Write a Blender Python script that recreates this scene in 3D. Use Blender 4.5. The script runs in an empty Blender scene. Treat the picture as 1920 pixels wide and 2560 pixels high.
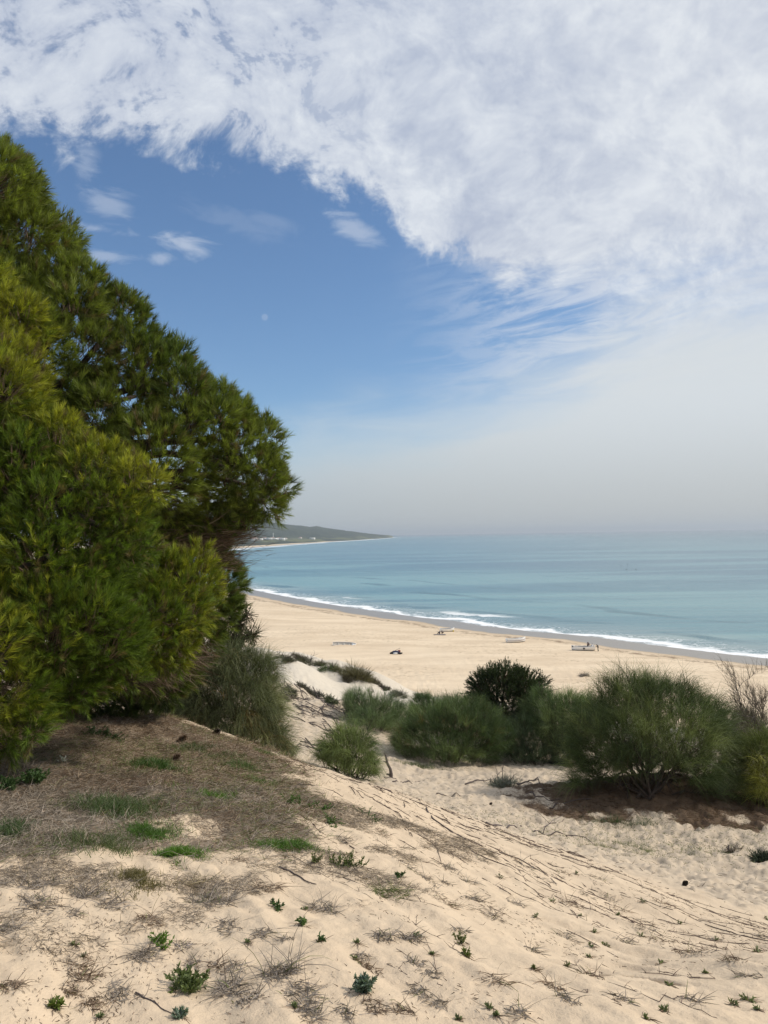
import bpy, math, random
import numpy as np
from mathutils import Matrix, Vector
sc = bpy.context.scene
COL = sc.collection
RNG = np.random.default_rng(7)
random.seed(7)
rad = math.radians
# ------------------------------------------------------------ camera
CAMZ = 30.0
FPX = 1934.0
PITCH, ROLL = rad(1.66), rad(-0.92)
cd = bpy.data.cameras.new('camera')
cam = bpy.data.objects.new('camera', cd); COL.objects.link(cam)
cd.sensor_fit = 'VERTICAL'; cd.sensor_height = 36.0; cd.sensor_width = 27.0
cd.lens = 36.0*FPX/2560.0
cd.clip_start = 0.05; cd.clip_end = 90000
CM = Matrix.Rotation(rad(90)+PITCH, 4, 'X') @ Matrix.Rotation(ROLL, 4, 'Z')
CM.translation = Vector((0, 0, CAMZ))
cam.matrix_world = CM
sc.camera = cam
R3 = np.array(CM.to_3x3())
def ray(px, py):
    v = R3 @ np.array([(px-960)/FPX, -(py-1280)/FPX, -1.0])
    return v
def at(px, py, Y):
    """point seen at photo pixel px,py, standing Y metres in front of the camera"""
    v = ray(px, py); v = v*(Y/v[1])
    return np.array([v[0], v[1], v[2]+CAMZ])
# ------------------------------------------------------------ light
SUN_EL, SUN_AZ = rad(40), rad(84)          # azimuth from +Y towards +X
sc.view_settings.view_transform = 'Standard'; sc.view_settings.look = 'None'
sc.view_settings.exposure = 0.0; sc.view_settings.gamma = 1.0
sc.view_settings.use_curve_mapping = False
sd = bpy.data.lights.new('sun', 'SUN'); sd.energy = 3.3; sd.angle = rad(2.5); sd.color = (1.0, 0.93, 0.82)
so = bpy.data.objects.new('sun', sd); COL.objects.link(so)
sdir = Vector((math.sin(SUN_AZ)*math.cos(SUN_EL), math.cos(SUN_AZ)*math.cos(SUN_EL), math.sin(SUN_EL)))
so.rotation_euler = sdir.to_track_quat('Z', 'Y').to_euler(); so.location = (40, 10, 80)

W = bpy.data.worlds.new('World'); sc.world = W; W.use_nodes = True
nt = W.node_tree; nt.nodes.clear()
class NB:
    """small node builder"""
    def __init__(s, nt): s.nt = nt; s.x = 0
    def n(s, t, ins=(), **kw):
        nd = s.nt.nodes.new(t); s.x += 40; nd.location = (s.x, 0)
        for k, v in kw.items(): setattr(nd, k, v)
        it = ins.items() if isinstance(ins, dict) else enumerate(ins)
        for k, v in it:
            if v is None: continue
            if isinstance(v, bpy.types.NodeSocket): s.nt.links.new(v, nd.inputs[k])
            else: nd.inputs[k].default_value = v
        return nd
    def m(s, op, a, b=None, c=None, clamp=False):
        return s.n('ShaderNodeMath', [a, b, c], operation=op, use_clamp=clamp).outputs[0]
    def step(s, v, lo, hi, olo=0.0, ohi=1.0, kind='SMOOTHSTEP'):
        return s.n('ShaderNodeMapRange', {0: v, 1: lo, 2: hi, 3: olo, 4: ohi}, interpolation_type=kind).outputs[0]
    def noise(s, vec, scale, detail=4, rough=.5, dist=0.0, dims='3D'):
        return s.n('ShaderNodeTexNoise', {'Vector': vec, 'Scale': scale, 'Detail': detail, 'Roughness': rough, 'Distortion': dist}, noise_dimensions=dims).outputs[0]
    def xyz(s, a, b, c): return s.n('ShaderNodeCombineXYZ', [a, b, c]).outputs[0]
    def mix(s, f, a, b, blend='MIX'):
        nd = s.n('ShaderNodeMix', data_type='RGBA', blend_type=blend)
        for i, v in ((0, f), (6, a), (7, b)):
            if isinstance(v, bpy.types.NodeSocket): s.nt.links.new(v, nd.inputs[i])
            else: nd.inputs[i].default_value = v if i == 0 else (*v, 1) if len(v) == 3 else v
        return nd.outputs[2]
    def curve(s, v, pts):
        nd = s.n('ShaderNodeFloatCurve', {1: v}); cu = nd.mapping.curves[0]
        nd.mapping.extend = 'HORIZONTAL'
        for i, (a, b) in enumerate(pts):
            if i < 2: cu.points[i].location = (a, b)
            else: cu.points.new(a, b)
        for p in cu.points: p.handle_type = 'AUTO'
        nd.mapping.update()
        return nd.outputs[0]
    def vm(s, op, a, b=None): return s.n('ShaderNodeVectorMath', [a, b], operation=op).outputs[0]
B = NB(nt)
def azel(px, py):
    v = ray(px, py); return math.atan2(v[0], v[1]), math.atan2(v[2], math.hypot(v[0], v[1]))
tc = B.n('ShaderNodeTexCoord').outputs['Generated']
sp = B.n('ShaderNodeSeparateXYZ', [tc])
X, Y_, Z = sp.outputs
AZ = B.m('ARCTAN2', X, Y_)
EL = B.m('ARCSINE', Z)
AZN = B.m('MULTIPLY_ADD', AZ, 1/(2*rad(40)), 0.5)       # -40..40 deg -> 0..1
def cpts(px): return [((azel(*p)[0]/(2*rad(40)))+.5, azel(*p)[1]) for p in px]
# plane-projected coordinates of the cloud layer
zz = B.m('ADD', B.m('MAXIMUM', Z, 0.0), 0.80)
U = B.m('MULTIPLY', B.m('DIVIDE', X, zz), 2.7); V = B.m('MULTIPLY', B.m('DIVIDE', Y_, zz), 3.1)
P = B.xyz(U, V, 0.0)
wob = B.noise(P, 1.1, 3, .55)
Pw = B.n('ShaderNodeVectorMath', {0: P, 1: B.xyz(B.m('MULTIPLY', wob, .5), B.m('MULTIPLY', wob, -.4), 0.0)}, operation='ADD').outputs[0]
big = B.noise(Pw, 1.3, 5, .55)
mid = B.noise(Pw, 6.5, 6, .62)
fine = B.noise(Pw, 17.0, 5, .65)
# lower edge of the cloud deck, elevation against azimuth
ELB = B.curve(AZN, cpts([(-700, 360), (-300, 330), (0, 335), (250, 375), (420, 372), (560, 372), (690, 415), (830, 455), (960, 530), (1080, 640), (1200, 700), (1400, 735), (1560, 790), (1800, 800), (2300, 830)]))
dd = B.m('SUBTRACT', EL, ELB)
dn = B.m('ADD', dd, B.m('ADD', B.m('MULTIPLY_ADD', big, .05, -.025), B.m('MULTIPLY_ADD', mid, .13, -.065)))
soft = B.step(AZ, .08, .34, 1.0, .26)
deck = B.step(B.m('MULTIPLY', B.m('ADD', dn, B.m('MULTIPLY_ADD', fine, .05, -.025)), soft), -.012, .030)
# thinner, more broken towards the upper left
thin = B.step(AZ, -.5, .05, .97, 1.2)
hole = B.step(B.m('ADD', B.m('MULTIPLY', fine, .55), B.m('MULTIPLY', mid, .45)), .36, .50, .35, 1.0)
hole = B.m('MULTIPLY', hole, thin, clamp=True)
solid = B.step(AZ, -.40, .08, .30, 1.0)
deck = B.m('MULTIPLY', deck, B.m('MAXIMUM', hole, solid), clamp=True)
# veil of thin high cloud and haze at the right and along the horizon
ELV = B.curve(AZN, cpts([(-700, 1130), (0, 1120), (500, 1100), (680, 1075), (850, 1035), (1050, 1015), (1250, 940), (1420, 865), (1540, 775), (1700, 715), (2000, 640), (2400, 600)]))
PV = B.xyz(B.m('MULTIPLY', AZ, 2.2), B.m('MULTIPLY', EL, 9.0), 1.3)
streak = B.noise(PV, 2.4, 6, .6, .6)
vd = B.m('SUBTRACT', B.m('MULTIPLY_ADD', streak, .10, -.05), B.m('SUBTRACT', EL, ELV))
veil = B.step(vd, -.05, .10, 0, .96)
# wispy streaks between deck and veil
PS = B.xyz(B.m('MULTIPLY', AZ, 3.0), B.m('MULTIPLY', B.m('SUBTRACT', EL, B.m('MULTIPLY', AZ, .16)), 15.0), 4.0)
stk = B.noise(PS, 3.0, 6, .66, .9)
wreg = B.m('MULTIPLY', B.step(AZ, -.02, .30), B.step(EL, .13, .2))
wreg = B.m('MULTIPLY', wreg, B.step(EL, .40, .30))
wis = B.m('MULTIPLY', B.step(stk, .36, .64, 0, .9), wreg)
# small separate puffs
def puff(px, py, rx, ry, rot, amt, seed):
    a, e = azel(px, py)
    da = B.m('SUBTRACT', AZ, a); de = B.m('SUBTRACT', EL, e)
    c, s_ = math.cos(rot), math.sin(rot)
    u = B.m('MULTIPLY', B.m('ADD', B.m('MULTIPLY', da, c), B.m('MULTIPLY', de, s_)), FPX/rx)
    v = B.m('MULTIPLY', B.m('SUBTRACT', B.m('MULTIPLY', de, c), B.m('MULTIPLY', da, s_)), FPX/ry)
    r = B.m('SQRT', B.m('ADD', B.m('MULTIPLY', u, u), B.m('MULTIPLY', v, v)))
    nz = B.noise(B.xyz(B.m('MULTIPLY', AZ, 1.0), B.m('MULTIPLY', EL, 2.6), float(seed)), 14.0, 5, .65, .8)
    r = B.m('ADD', r, B.m('MULTIPLY_ADD', nz, 2.6, -1.3))
    return B.step(r, 1.05, .1, 0, amt)
pf = None
for args in [(465, 612, 80, 28, -.12, .66, 1), (402, 646, 42, 16, 0, .45, 2), (265, 508, 75, 38, -.1, .40, 3), (885, 575, 85, 34, -.45, .50, 4),
             (240, 572, 80, 16, 0, .38, 5), (250, 640, 95, 15, 0, .42, 6), (600, 560, 150, 34, -.25, .12, 7), (215, 405, 34, 46, 0, .32, 8), (1190, 885, 110, 26, .1, .3, 9), (690, 555, 90, 22, -.2, .14, 10)]:
    q = puff(*args); pf = q if pf is None else B.m('MAXIMUM', pf, q)
# daytime moon
ma, me = azel(662, 793)
mr = B.m('SQRT', B.m('ADD', B.m('POWER', B.m('MULTIPLY', B.m('SUBTRACT', AZ, ma), math.cos(me)), 2.0), B.m('POWER', B.m('SUBTRACT', EL, me), 2.0)))
moon = B.step(mr, .0050, .0028, 0, .22)
thinc = B.m('MAXIMUM', B.m('MAXIMUM', wis, pf), moon)
# cloud shading
shade = B.m('ADD', B.m('MULTIPLY', B.step(mid, .36, .64), .50), B.m('MULTIPLY', B.step(big, .33, .67), .50))
shade = B.m('ADD', shade, B.m('MULTIPLY_ADD', fine, 1.3, -.65), clamp=True)
deckcol = B.mix(shade, (.46, .52, .65), (.755, .80, .86))
sunny = B.step(AZ, .0, .5)
sunny = B.m('MULTIPLY', sunny, B.step(EL, .1, .5))
deckcol = B.mix(B.m('MULTIPLY', sunny, .22), deckcol, (.84, .85, .86))
hz = B.step(EL, -.02, .17)
veilcol = B.mix(hz, (.46, .495, .51), (.62, .69, .73))
veilcol = B.mix(B.step(AZ, -.35, .45, 0, .5), veilcol, B.mix(hz, (.56, .56, .55), (.78, .79, .80)))
veilcol = B.mix(B.step(AZ, .1, -.4, 0, .7), veilcol, B.mix(hz, (.40, .47, .52), (.46, .60, .73)))
sky = B.n('ShaderNodeTexSky', sky_type='NISHITA')
sky.sun_disc = False; sky.sun_elevation = SUN_EL; sky.sun_rotation = SUN_AZ
sky.air_density = 1.0; sky.dust_density = 0.4; sky.ozone_density = 3.0; sky.altitude = 30
SKYC = B.mix(1.0, sky.outputs[0], (.88, 1.0, 1.09), 'MULTIPLY')
bg1 = B.n('ShaderNodeBackground', {0: SKYC, 1: 0.115}).outputs[0]
b_th = B.n('ShaderNodeBackground', {0: (.66, .72, .82, 1), 1: 1.0}).outputs[0]
b_ve = B.n('ShaderNodeBackground', {0: veilcol, 1: 1.0}).outputs[0]
b_de = B.n('ShaderNodeBackground', {0: deckcol, 1: 1.0}).outputs[0]
s1 = B.n('ShaderNodeMixShader', [B.m('MULTIPLY', thinc, .85), bg1, b_th]).outputs[0]
s2 = B.n('ShaderNodeMixShader', [veil, s1, b_ve]).outputs[0]
s3 = B.n('ShaderNodeMixShader', [deck, s2, b_de]).outputs[0]
# below the horizon the world is the colour of the hazy sea
B.n('ShaderNodeOutputWorld', [s3])
W.cycles.sampling_method = 'MANUAL'; W.cycles.sample_map_resolution = 512

sc.cycles.max_bounces = 6; sc.cycles.diffuse_bounces = 3; sc.cycles.glossy_bounces = 2
sc.cycles.transparent_max_bounces = 8; sc.cycles.volume_bounces = 0; sc.cycles.transmission_bounces = 3
sc.cycles.use_denoising = True
sc.cycles.sample_clamp_indirect = 4

# ------------------------------------------------------------ helpers
def tag(o, label=None, cat=None, group=None, kind=None):
    if label: o['label'] = label
    if cat: o['category'] = cat
    if group: o['group'] = group
    if kind: o['kind'] = kind
    return o
def empty(name, loc):
    o = bpy.data.objects.new(name, None); COL.objects.link(o); o.location = [float(c) for c in loc]
    o.empty_display_size = .1
    return o
def build(name, verts, faces, mat, parent=None, origin=None, col=None, smooth=False, attrs=None, counts=None):
    """verts (n,3) world coordinates; faces (m,k) array"""
    v = np.asarray(verts, dtype=np.float32)
    if origin is None: origin = np.zeros(3) if parent is None else np.array(parent.location)
    v = v - np.asarray(origin, dtype=np.float32)
    me = bpy.data.meshes.new(name)
    me.vertices.add(len(v)); me.vertices.foreach_set('co', v.ravel())
    if isinstance(faces, np.ndarray): faces = [faces]
    faces = [np.asarray(f, dtype=np.int32) for f in faces if len(f)]
    loops = np.concatenate([f.ravel() for f in faces])
    tot = np.concatenate([np.full(len(f), f.shape[1], dtype=np.int32) for f in faces])
    start = np.concatenate([[0], np.cumsum(tot)[:-1]]).astype(np.int32)
    me.loops.add(len(loops)); me.loops.foreach_set('vertex_index', loops)
    me.polygons.add(len(tot)); me.polygons.foreach_set('loop_start', start); me.polygons.foreach_set('loop_total', tot)
    if smooth: me.polygons.foreach_set('use_smooth', np.ones(len(tot), dtype=bool))
    if col is not None:
        a = me.attributes.new('tint', 'FLOAT_COLOR', 'POINT')
        c = np.ones((len(v), 4), dtype=np.float32); c[:, :3] = col
        a.data.foreach_set('color', c.ravel())
    for k, av in (attrs or {}).items():
        a = me.attributes.new(k, 'FLOAT', 'POINT'); a.data.foreach_set('value', np.asarray(av, dtype=np.float32))
    me.update(calc_edges=True)
    me.materials.append(mat)
    o = bpy.data.objects.new(name, me); COL.objects.link(o)
    if parent is not None: o.parent = parent
    else: o.location = [float(c) for c in origin]
    return o
class Acc:
    def __init__(s): s.v = []; s.f3 = []; s.f4 = []; s.c = []; s.n = 0
    def add(s, v, f, c):
        v = np.asarray(v, dtype=np.float32).reshape(-1, 3)
        (s.f3 if f.shape[1] == 3 else s.f4).append(f + s.n)
        s.v.append(v); c = np.asarray(c, dtype=np.float32)
        s.c.append(np.broadcast_to(c, v.shape) if c.ndim == 1 else c); s.n += len(v)
    def build(s, name, mat, parent=None, origin=None, smooth=False):
        fs = []
        if s.f3: fs.append(np.concatenate(s.f3))
        if s.f4: fs.append(np.concatenate(s.f4))
        return build(name, np.concatenate(s.v), fs, mat, parent, origin, np.concatenate(s.c), smooth)
    def ribbons(s, p0, d, L, w, col, segs=1, droop=0., up=None, curl=0., taper=1.0):
        """n curved tapered blades. p0,d (n,3); L,w (n,) or scalar; droop bends towards -z"""
        n = len(p0); d = d/np.maximum(np.linalg.norm(d, axis=1, keepdims=True), 1e-9)
        L = np.broadcast_to(L, (n,)).astype(float); w = np.broadcast_to(w, (n,)).astype(float)
        rr = RNG.normal(size=(n, 3)); side = np.cross(d, rr); side /= np.maximum(np.linalg.norm(side, axis=1, keepdims=True), 1e-9)
        bend = np.cross(side, d)
        cu = np.broadcast_to(curl, (n,)) if np.ndim(curl) else np.full(n, curl)
        rows = []
        dr = np.broadcast_to(droop, (n,)) if np.ndim(droop) else np.full(n, droop)
        p = p0.copy(); dcur = d.copy()
        rows.append(p.copy())
        for k in range(segs):
            p = p + dcur*(L/segs)[:, None]
            rows.append(p.copy())
            dcur = dcur + bend*(cu/segs)[:, None]; dcur[:, 2] -= dr/segs
            dcur /= np.linalg.norm(dcur, axis=1, keepdims=True)
        if segs == 1:
            v = np.stack([rows[0]-side*w[:, None]/2, rows[0]+side*w[:, None]/2, rows[1]], 1)
            f = np.arange(n*3, dtype=np.int32).reshape(n, 3)
            s.add(v, f, np.repeat(col, 3, axis=0) if np.ndim(col) == 2 else col)
            return
        m = 2*segs+1; vs = []
        for k in range(segs):
            ww = (w*(1-.75*taper*(k/segs)))[:, None]/2
            vs += [rows[k]-side*ww, rows[k]+side*ww]
        vs.append(rows[-1])
        v = np.stack(vs, 1); base = (np.arange(n, dtype=np.int32)*m)[:, None]
        q = np.concatenate([base+np.array([[2*k, 2*k+1, 2*k+3, 2*k+2]], dtype=np.int32) for k in range(segs-1)])
        t = base+np.array([[2*segs-2, 2*segs-1, 2*segs]], dtype=np.int32)
        s.v.append(v.reshape(-1, 3).astype(np.float32)); s.f4.append(q+s.n); s.f3.append(t+s.n)
        c = np.repeat(col, m, axis=0) if np.ndim(col) == 2 else np.broadcast_to(np.asarray(col), (n*m, 3))
        s.c.append(c.astype(np.float32)); s.n += n*m
    def tube(s, pts, r, col, k=6):
        pts = np.asarray(pts, float); n = len(pts); r = np.broadcast_to(r, (n,)).astype(float)
        t = np.gradient(pts, axis=0); t /= np.maximum(np.linalg.norm(t, axis=1, keepdims=True), 1e-9)
        a = np.cross(t, np.array([.31, .17, .93])); a /= np.maximum(np.linalg.norm(a, axis=1, keepdims=True), 1e-9)
        b = np.cross(t, a)
        th = np.linspace(0, 2*math.pi, k, endpoint=False)
        v = pts[:, None]+r[:, None, None]*(a[:, None]*np.cos(th)[None, :, None]+b[:, None]*np.sin(th)[None, :, None])
        i = np.arange(n-1)[:, None]*k; j = np.arange(k)[None]
        f = np.stack([i+j, i+(j+1) % k, i+k+(j+1) % k, i+k+j], -1).reshape(-1, 4).astype(np.int32)
        vv = np.concatenate([v.reshape(-1, 3), pts[:1], pts[-1:]])
        c0, c1 = n*k, n*k+1
        s.add(vv, f, col)
        base = s.n-len(vv)
        jj = np.arange(k)
        s.f3.append((np.stack([np.full(k, c0), (jj+1) % k, jj], 1)+base).astype(np.int32))
        s.f3.append((np.stack([np.full(k, c1), (n-1)*k+jj, (n-1)*k+(jj+1) % k], 1)+base).astype(np.int32))

# noise -----------------------------------------------------------------
def _h(ix, iy, iz=0, seed=0):
    n = (ix.astype(np.int64)*374761393+iy.astype(np.int64)*668265263+np.asarray(iz).astype(np.int64)*2147483647+seed*974711) & 0xffffffff
    n = ((n ^ (n >> 13))*1274126177) & 0xffffffff
    n = ((n ^ (n >> 16))*2246822519) & 0xffffffff
    return ((n ^ (n >> 15)) & 0xffffff)/float(0xffffff)
def vnoise(x, y, seed=0):
    x = np.asarray(x, float); y = np.asarray(y, float)
    ix = np.floor(x); iy = np.floor(y); fx = x-ix; fy = y-iy
    fx = fx*fx*fx*(fx*(fx*6-15)+10); fy = fy*fy*fy*(fy*(fy*6-15)+10)
    a = _h(ix, iy, 0, seed); b = _h(ix+1, iy, 0, seed); c = _h(ix, iy+1, 0, seed); d = _h(ix+1, iy+1, 0, seed)
    return (a*(1-fx)+b*fx)*(1-fy)+(c*(1-fx)+d*fx)*fy*1.0-.5
def fbm(x, y, oct=4, seed=0, gain=.5):
    s = 0; a = 1; 
    for k in range(oct):
        s = s+a*vnoise(x*2**k+17.3*k, y*2**k-9.1*k, seed+k); a *= gain
    return s
def vn3(p, sc_, seed=0):
    return (vnoise(p[:, 0]*sc_+p[:, 2]*sc_*.63, p[:, 1]*sc_-p[:, 2]*sc_*.71, seed)+vnoise(p[:, 1]*sc_*.8+3, p[:, 2]*sc_+p[:, 0]*sc_*.5, seed+5))
def sst(a, b, x):
    t = np.clip((x-a)/(b-a), 0, 1); return t*t*(3-2*t)
# ------------------------------------------------------------ shore line
def seaxy(px, py):
    v = ray(px, py); t = CAMZ/(-v[2]); return (v[0]*t, v[1]*t)
near_shore = [(1920, 1646), (1850, 1639), (1742, 1626), (1620, 1611), (1482, 1592), (1400, 1584), (1330, 1579), (1260, 1570), (1200, 1564), (1130, 1551), (1052, 1544), (962, 1531), (871, 1518), (788, 1505), (708, 1490), (629, 1474)]
far_shore = [(609, 1371), (670, 1366.5), (739, 1361), (819, 1355), (880, 1351.5), (930, 1348), (960, 1345.8), (983, 1343.6)]
A = [seaxy(*p) for p in near_shore]; F = [seaxy(*p) for p in far_shore]
S = [(900, -260), (420, -60), (190, 60)] + A
x0, y0 = A[-1]; x1, y1 = F[0]
S += [(x0-45, y0+70), (x0-110, y0+190), (x0-210, y0+420), (x0-300, y0+720), (x0-345, y0+1050), (x1-40, y1-260)]
S += F
xt, yt = F[-1]
S += [(xt-120, yt+120), (xt-900, yt+900), (xt-5000, yt+3200), (-30000, yt+6000)]
S = np.array(S, float)
LAND = np.concatenate([S, [[-30000, -4000], [900, -4000]]])
def shore_d(x, y):
    """distance to the water's edge, + on land"""
    x = np.asarray(x, float); y = np.asarray(y, float); sh = x.shape; x = x.ravel(); y = y.ravel()
    d = np.full(x.shape, 1e12); ins = np.zeros(x.shape, bool); n = len(LAND)
    for i in range(n):
        ax, ay = LAND[i]; bx, by = LAND[(i+1) % n]
        if i < len(S)-1:
            ex, ey = bx-ax, by-ay; t = np.clip(((x-ax)*ex+(y-ay)*ey)/(ex*ex+ey*ey), 0, 1)
            d = np.minimum(d, (x-ax-t*ex)**2+(y-ay-t*ey)**2)
        if ay != by:
            cnd = ((ay > y) != (by > y)) & (x < (bx-ax)*(y-ay)/(by-ay)+ax); ins ^= cnd
    d = np.sqrt(d); d = np.where(ins, d, -d)
    return d.reshape(sh)
def beach_z(d):
    z = np.where(d < 0, .05*d, .045*d)
    z = np.where(d > 18, .81+.03*(d-18), z)
    z = np.where(d > 55, 1.92+.008*(d-55), z)
    return np.clip(z, -3.0, 3.0)
# ------------------------------------------------------------ dune surface
CP = [(-500, 2100, 4.2), (-200, 1900, 6.5), (-250, 2560, 2.3), (0, 2560, 2.45), (480, 2560, 2.5), (960, 2560, 2.55), (1440, 2560, 2.62), (1920, 2560, 2.75), (2300, 2560, 3.0),
      (0, 2300, 3.4), (400, 2300, 3.5), (900, 2300, 3.7), (1400, 2300, 4.9), (1920, 2400, 3.9),
      (0, 2100, 4.8), (350, 2080, 5.1), (700, 2100, 5.2), (1000, 2120, 5.8), (1250, 2200, 5.9),
      (50, 1920, 6.8), (350, 1920, 7.2), (650, 1950, 7.3), (850, 1980, 7.6), (1050, 2050, 7.4),
      (200, 1800, 9.0), (430, 1795, 9.9), (600, 1858, 9.6), (750, 1908, 9.3), (900, 1948, 9.0), (1020, 1990, 9.2), (1150, 2050, 8.8),
      (1300, 2110, 8.2), (1500, 2170, 7.9), (1700, 2250, 7.2), (1920, 2330, 6.3),
      (1500, 2260, 6.2), (1700, 2350, 5.2), (1600, 2420, 4.1),
      (1250, 2060, 11.5), (1420, 2105, 11.2), (1600, 2150, 10.6), (1800, 2190, 10.2), (1990, 2200, 9.9),
      (1400, 2040, 13.8), (1620, 2055, 13.6), (1900, 2060, 13.2), (2200, 2000, 14.5),
      (1480, 1990, 15.3), (1600, 1975, 15.6), (1700, 1975, 15.6), (1850, 2010, 15.2), (1620, 1950, 18.5), (1500, 1955, 18.0), (1800, 1950, 18.5), (1950, 1960, 18),
      (1100, 1985, 14.5), (1250, 1970, 16.3), (1340, 2000, 14.8), (1020, 1955, 16.5), (1200, 1930, 18.6), (1400, 1935, 18.4),
      (920, 1900, 18.0), (890, 1860, 20.0), (1130, 1895, 20.5), (1300, 1890, 21.5), (1450, 1900, 21),
      (760, 1830, 19.0), (780, 1780, 23.0), (720, 1740, 25.0), (850, 1800, 22.8), (1000, 1800, 24.5), (1200, 1820, 24.5), (1400, 1850, 24.0), (1700, 1880, 23.5), (2000, 1880, 23.5), (2300, 1850, 25),
      (700, 1690, 30.0), (790, 1685, 33.0), (880, 1700, 33.0), (960, 1735, 32.0), (1100, 1745, 33.0), (1200, 1758, 32.0),
      (690, 1650, 38.0), (760, 1662, 38.5), (830, 1672, 38.0), (915, 1688, 36.5), (600, 1650, 38.0), (400, 1640, 38.0), (100, 1620, 38),
      (560, 1800, 17.0), (300, 1760, 20.0), (0, 1750, 20), (-300, 1700, 25)]
pts = [at(*c) for c in CP]
pts += [np.array(p, float)+np.array([0, 0, CAMZ]) for p in
        [(0, 0, -1.62), (-2, 0, -1.5), (2, 0, -1.95), (0, -3, -1.5), (-6, -2, -1.2), (5, -3, -2.9), (0, -20, -1.5), (-20, -5, -1.0), (20, -8, -6), (15, 2, -5.2), (28, 8, -7), (-18, 12, -1.2), (-25, 25, -3),
         (12, 9, -5.0), (20, 18, -6.5), (-6, 12.5, -2.6), (-3, 12.5, -3.3), (-10, 10, -1.6),
         (-45, 44, -9), (-30, 48, -10), (-15, 46, -10.5), (-8, 46, -11), (0, 42, -10.5), (8, 40, -10.5), (16, 36, -11), (25, 32, -11.5), (36, 22, -12),
         (-45, 62, -18), (-20, 62, -18.5), (-8, 60, -18.5), (4, 56, -18.5), (16, 52, -19), (30, 46, -19.5), (44, 30, -20), (50, 0, -18), (30, -30, -10), (-50, 0, -5)]]
pts = np.array(pts)
def uvt(x, y):
    r = np.hypot(x, y-(-4.0)); return np.arctan2(x, y+4.0)*1.25, np.log(r+1.0)
pu, pv = uvt(pts[:, 0], pts[:, 1])
def _U(r2): return .5*r2*np.log(r2+1e-12)
K = _U((pu[:, None]-pu[None])**2+(pv[:, None]-pv[None])**2)
n = len(pts); K = K+np.eye(n)*2e-4
M = np.zeros((n+3, n+3)); M[:n, :n] = K; M[:n, n:] = np.stack([np.ones(n), pu, pv], 1); M[n:, :n] = M[:n, n:].T
WT = np.linalg.solve(M, np.concatenate([pts[:, 2], np.zeros(3)]))
def dune_z(x, y):
    x = np.asarray(x, float); y = np.asarray(y, float); sh = x.shape; x = x.ravel(); y = y.ravel()
    u, v = uvt(x, y); out = np.empty(x.shape)
    for i in range(0, len(u), 40000):
        a, b = u[i:i+40000], v[i:i+40000]
        out[i:i+40000] = _U((a[:, None]-pu[None])**2+(b[:, None]-pv[None])**2) @ WT[:n]+WT[n]+WT[n+1]*a+WT[n+2]*b
    mb = at(1640, 1985, 15.6)
    out = out+.30*np.exp(-((x-mb[0])/2.4)**2-((y-mb[1])/1.3)**2)
    return out.reshape(sh)
def valley_w(x, y):
    """1 on the trampled floor of the hollow, 0 on the near slope"""
    u = x*.82+y*.58
    return sst(6.6, 7.6, u)*sst(34, 29, y)
def litter_w(x, y):
    """brown needle litter under the pine and round the big bush"""
    q = np.stack([x, y], -1)
    nn = fbm(x*1.3, y*1.3, 4, 31)*1.35
    xb = np.interp(y, [3.7, 4.25, 4.9, 6.3, 8, 9.6, 12, 14], [-6, -2.1, -1.25, -.80, -1.15, -1.95, -4, -40])
    w1 = sst(-.75, .55, xb-x+nn*1.2)
    b = at(1660, 2000, 15.0); e2 = ((x-b[0]-.25)/3.0)**2+((y-b[1])/1.75)**2
    w2 = sst(1.35, .5, e2+nn*.8)
    return np.clip(w1, 0, 1), np.clip(w2, 0, 1)
LU = np.array([.50, -.866]); LV = np.array([.866, .50])     # along / across the drift ridges
def detail_z(x, y, r):
    near = sst(14, 9, r)
    val = valley_w(x, y)
    slope = (1-val)
    u = x*LU[0]+y*LU[1]; v = x*LV[0]+y*LV[1]
    z = near*slope*(.10*fbm(u*.45, v*1.5, 2, 3)+.055*np.abs(fbm(u*.9+5, v*3.2, 3, 11))+.016*fbm(u*3, v*9, 3, 21))
    z = z+slope*sst(.6, 2, r)*sst(9, 5, r)*.010*fbm(x*12, y*12, 3, 41)
    foot = fbm(x*4.6, y*4.6, 2, 51); lump = np.abs(fbm(x*3.6+3, y*3.6, 2, 57))
    z = z+val*sst(42, 26, r)*(.07*foot-.09*lump+.045*fbm(x*11, y*11, 2, 59))
    far = sst(20, 28, r)*sst(75, 45, r)
    z = z+far*(.30*fbm(x*.5, y*.5, 4, 61)+1.2*np.abs(fbm(x*.20, y*.36, 3, 65))-.2)
    # print of a foot in the near slope
    f0 = FOOT; du = (x-f0[0])*LU[0]+(y-f0[1])*LU[1]; dv = (x-f0[0])*LV[0]+(y-f0[1])*LV[1]
    rr = (du/.17)**2+(dv/.065)**2
    z = z-.045*sst(1.25, .5, rr)+.014*np.exp(-((rr-1.7)/.5)**2)
    f1 = (f0[0]+.03, f0[1]+.36); du = (x-f1[0])*LU[0]+(y-f1[1])*LU[1]; dv = (x-f1[0])*LV[0]+(y-f1[1])*LV[1]
    rr = (du/.15)**2+(dv/.07)**2
    z = z-.018*sst(1.4, .3, rr)
    return z
FOOT = at(1612, 2464, 3.45)[:2]
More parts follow.
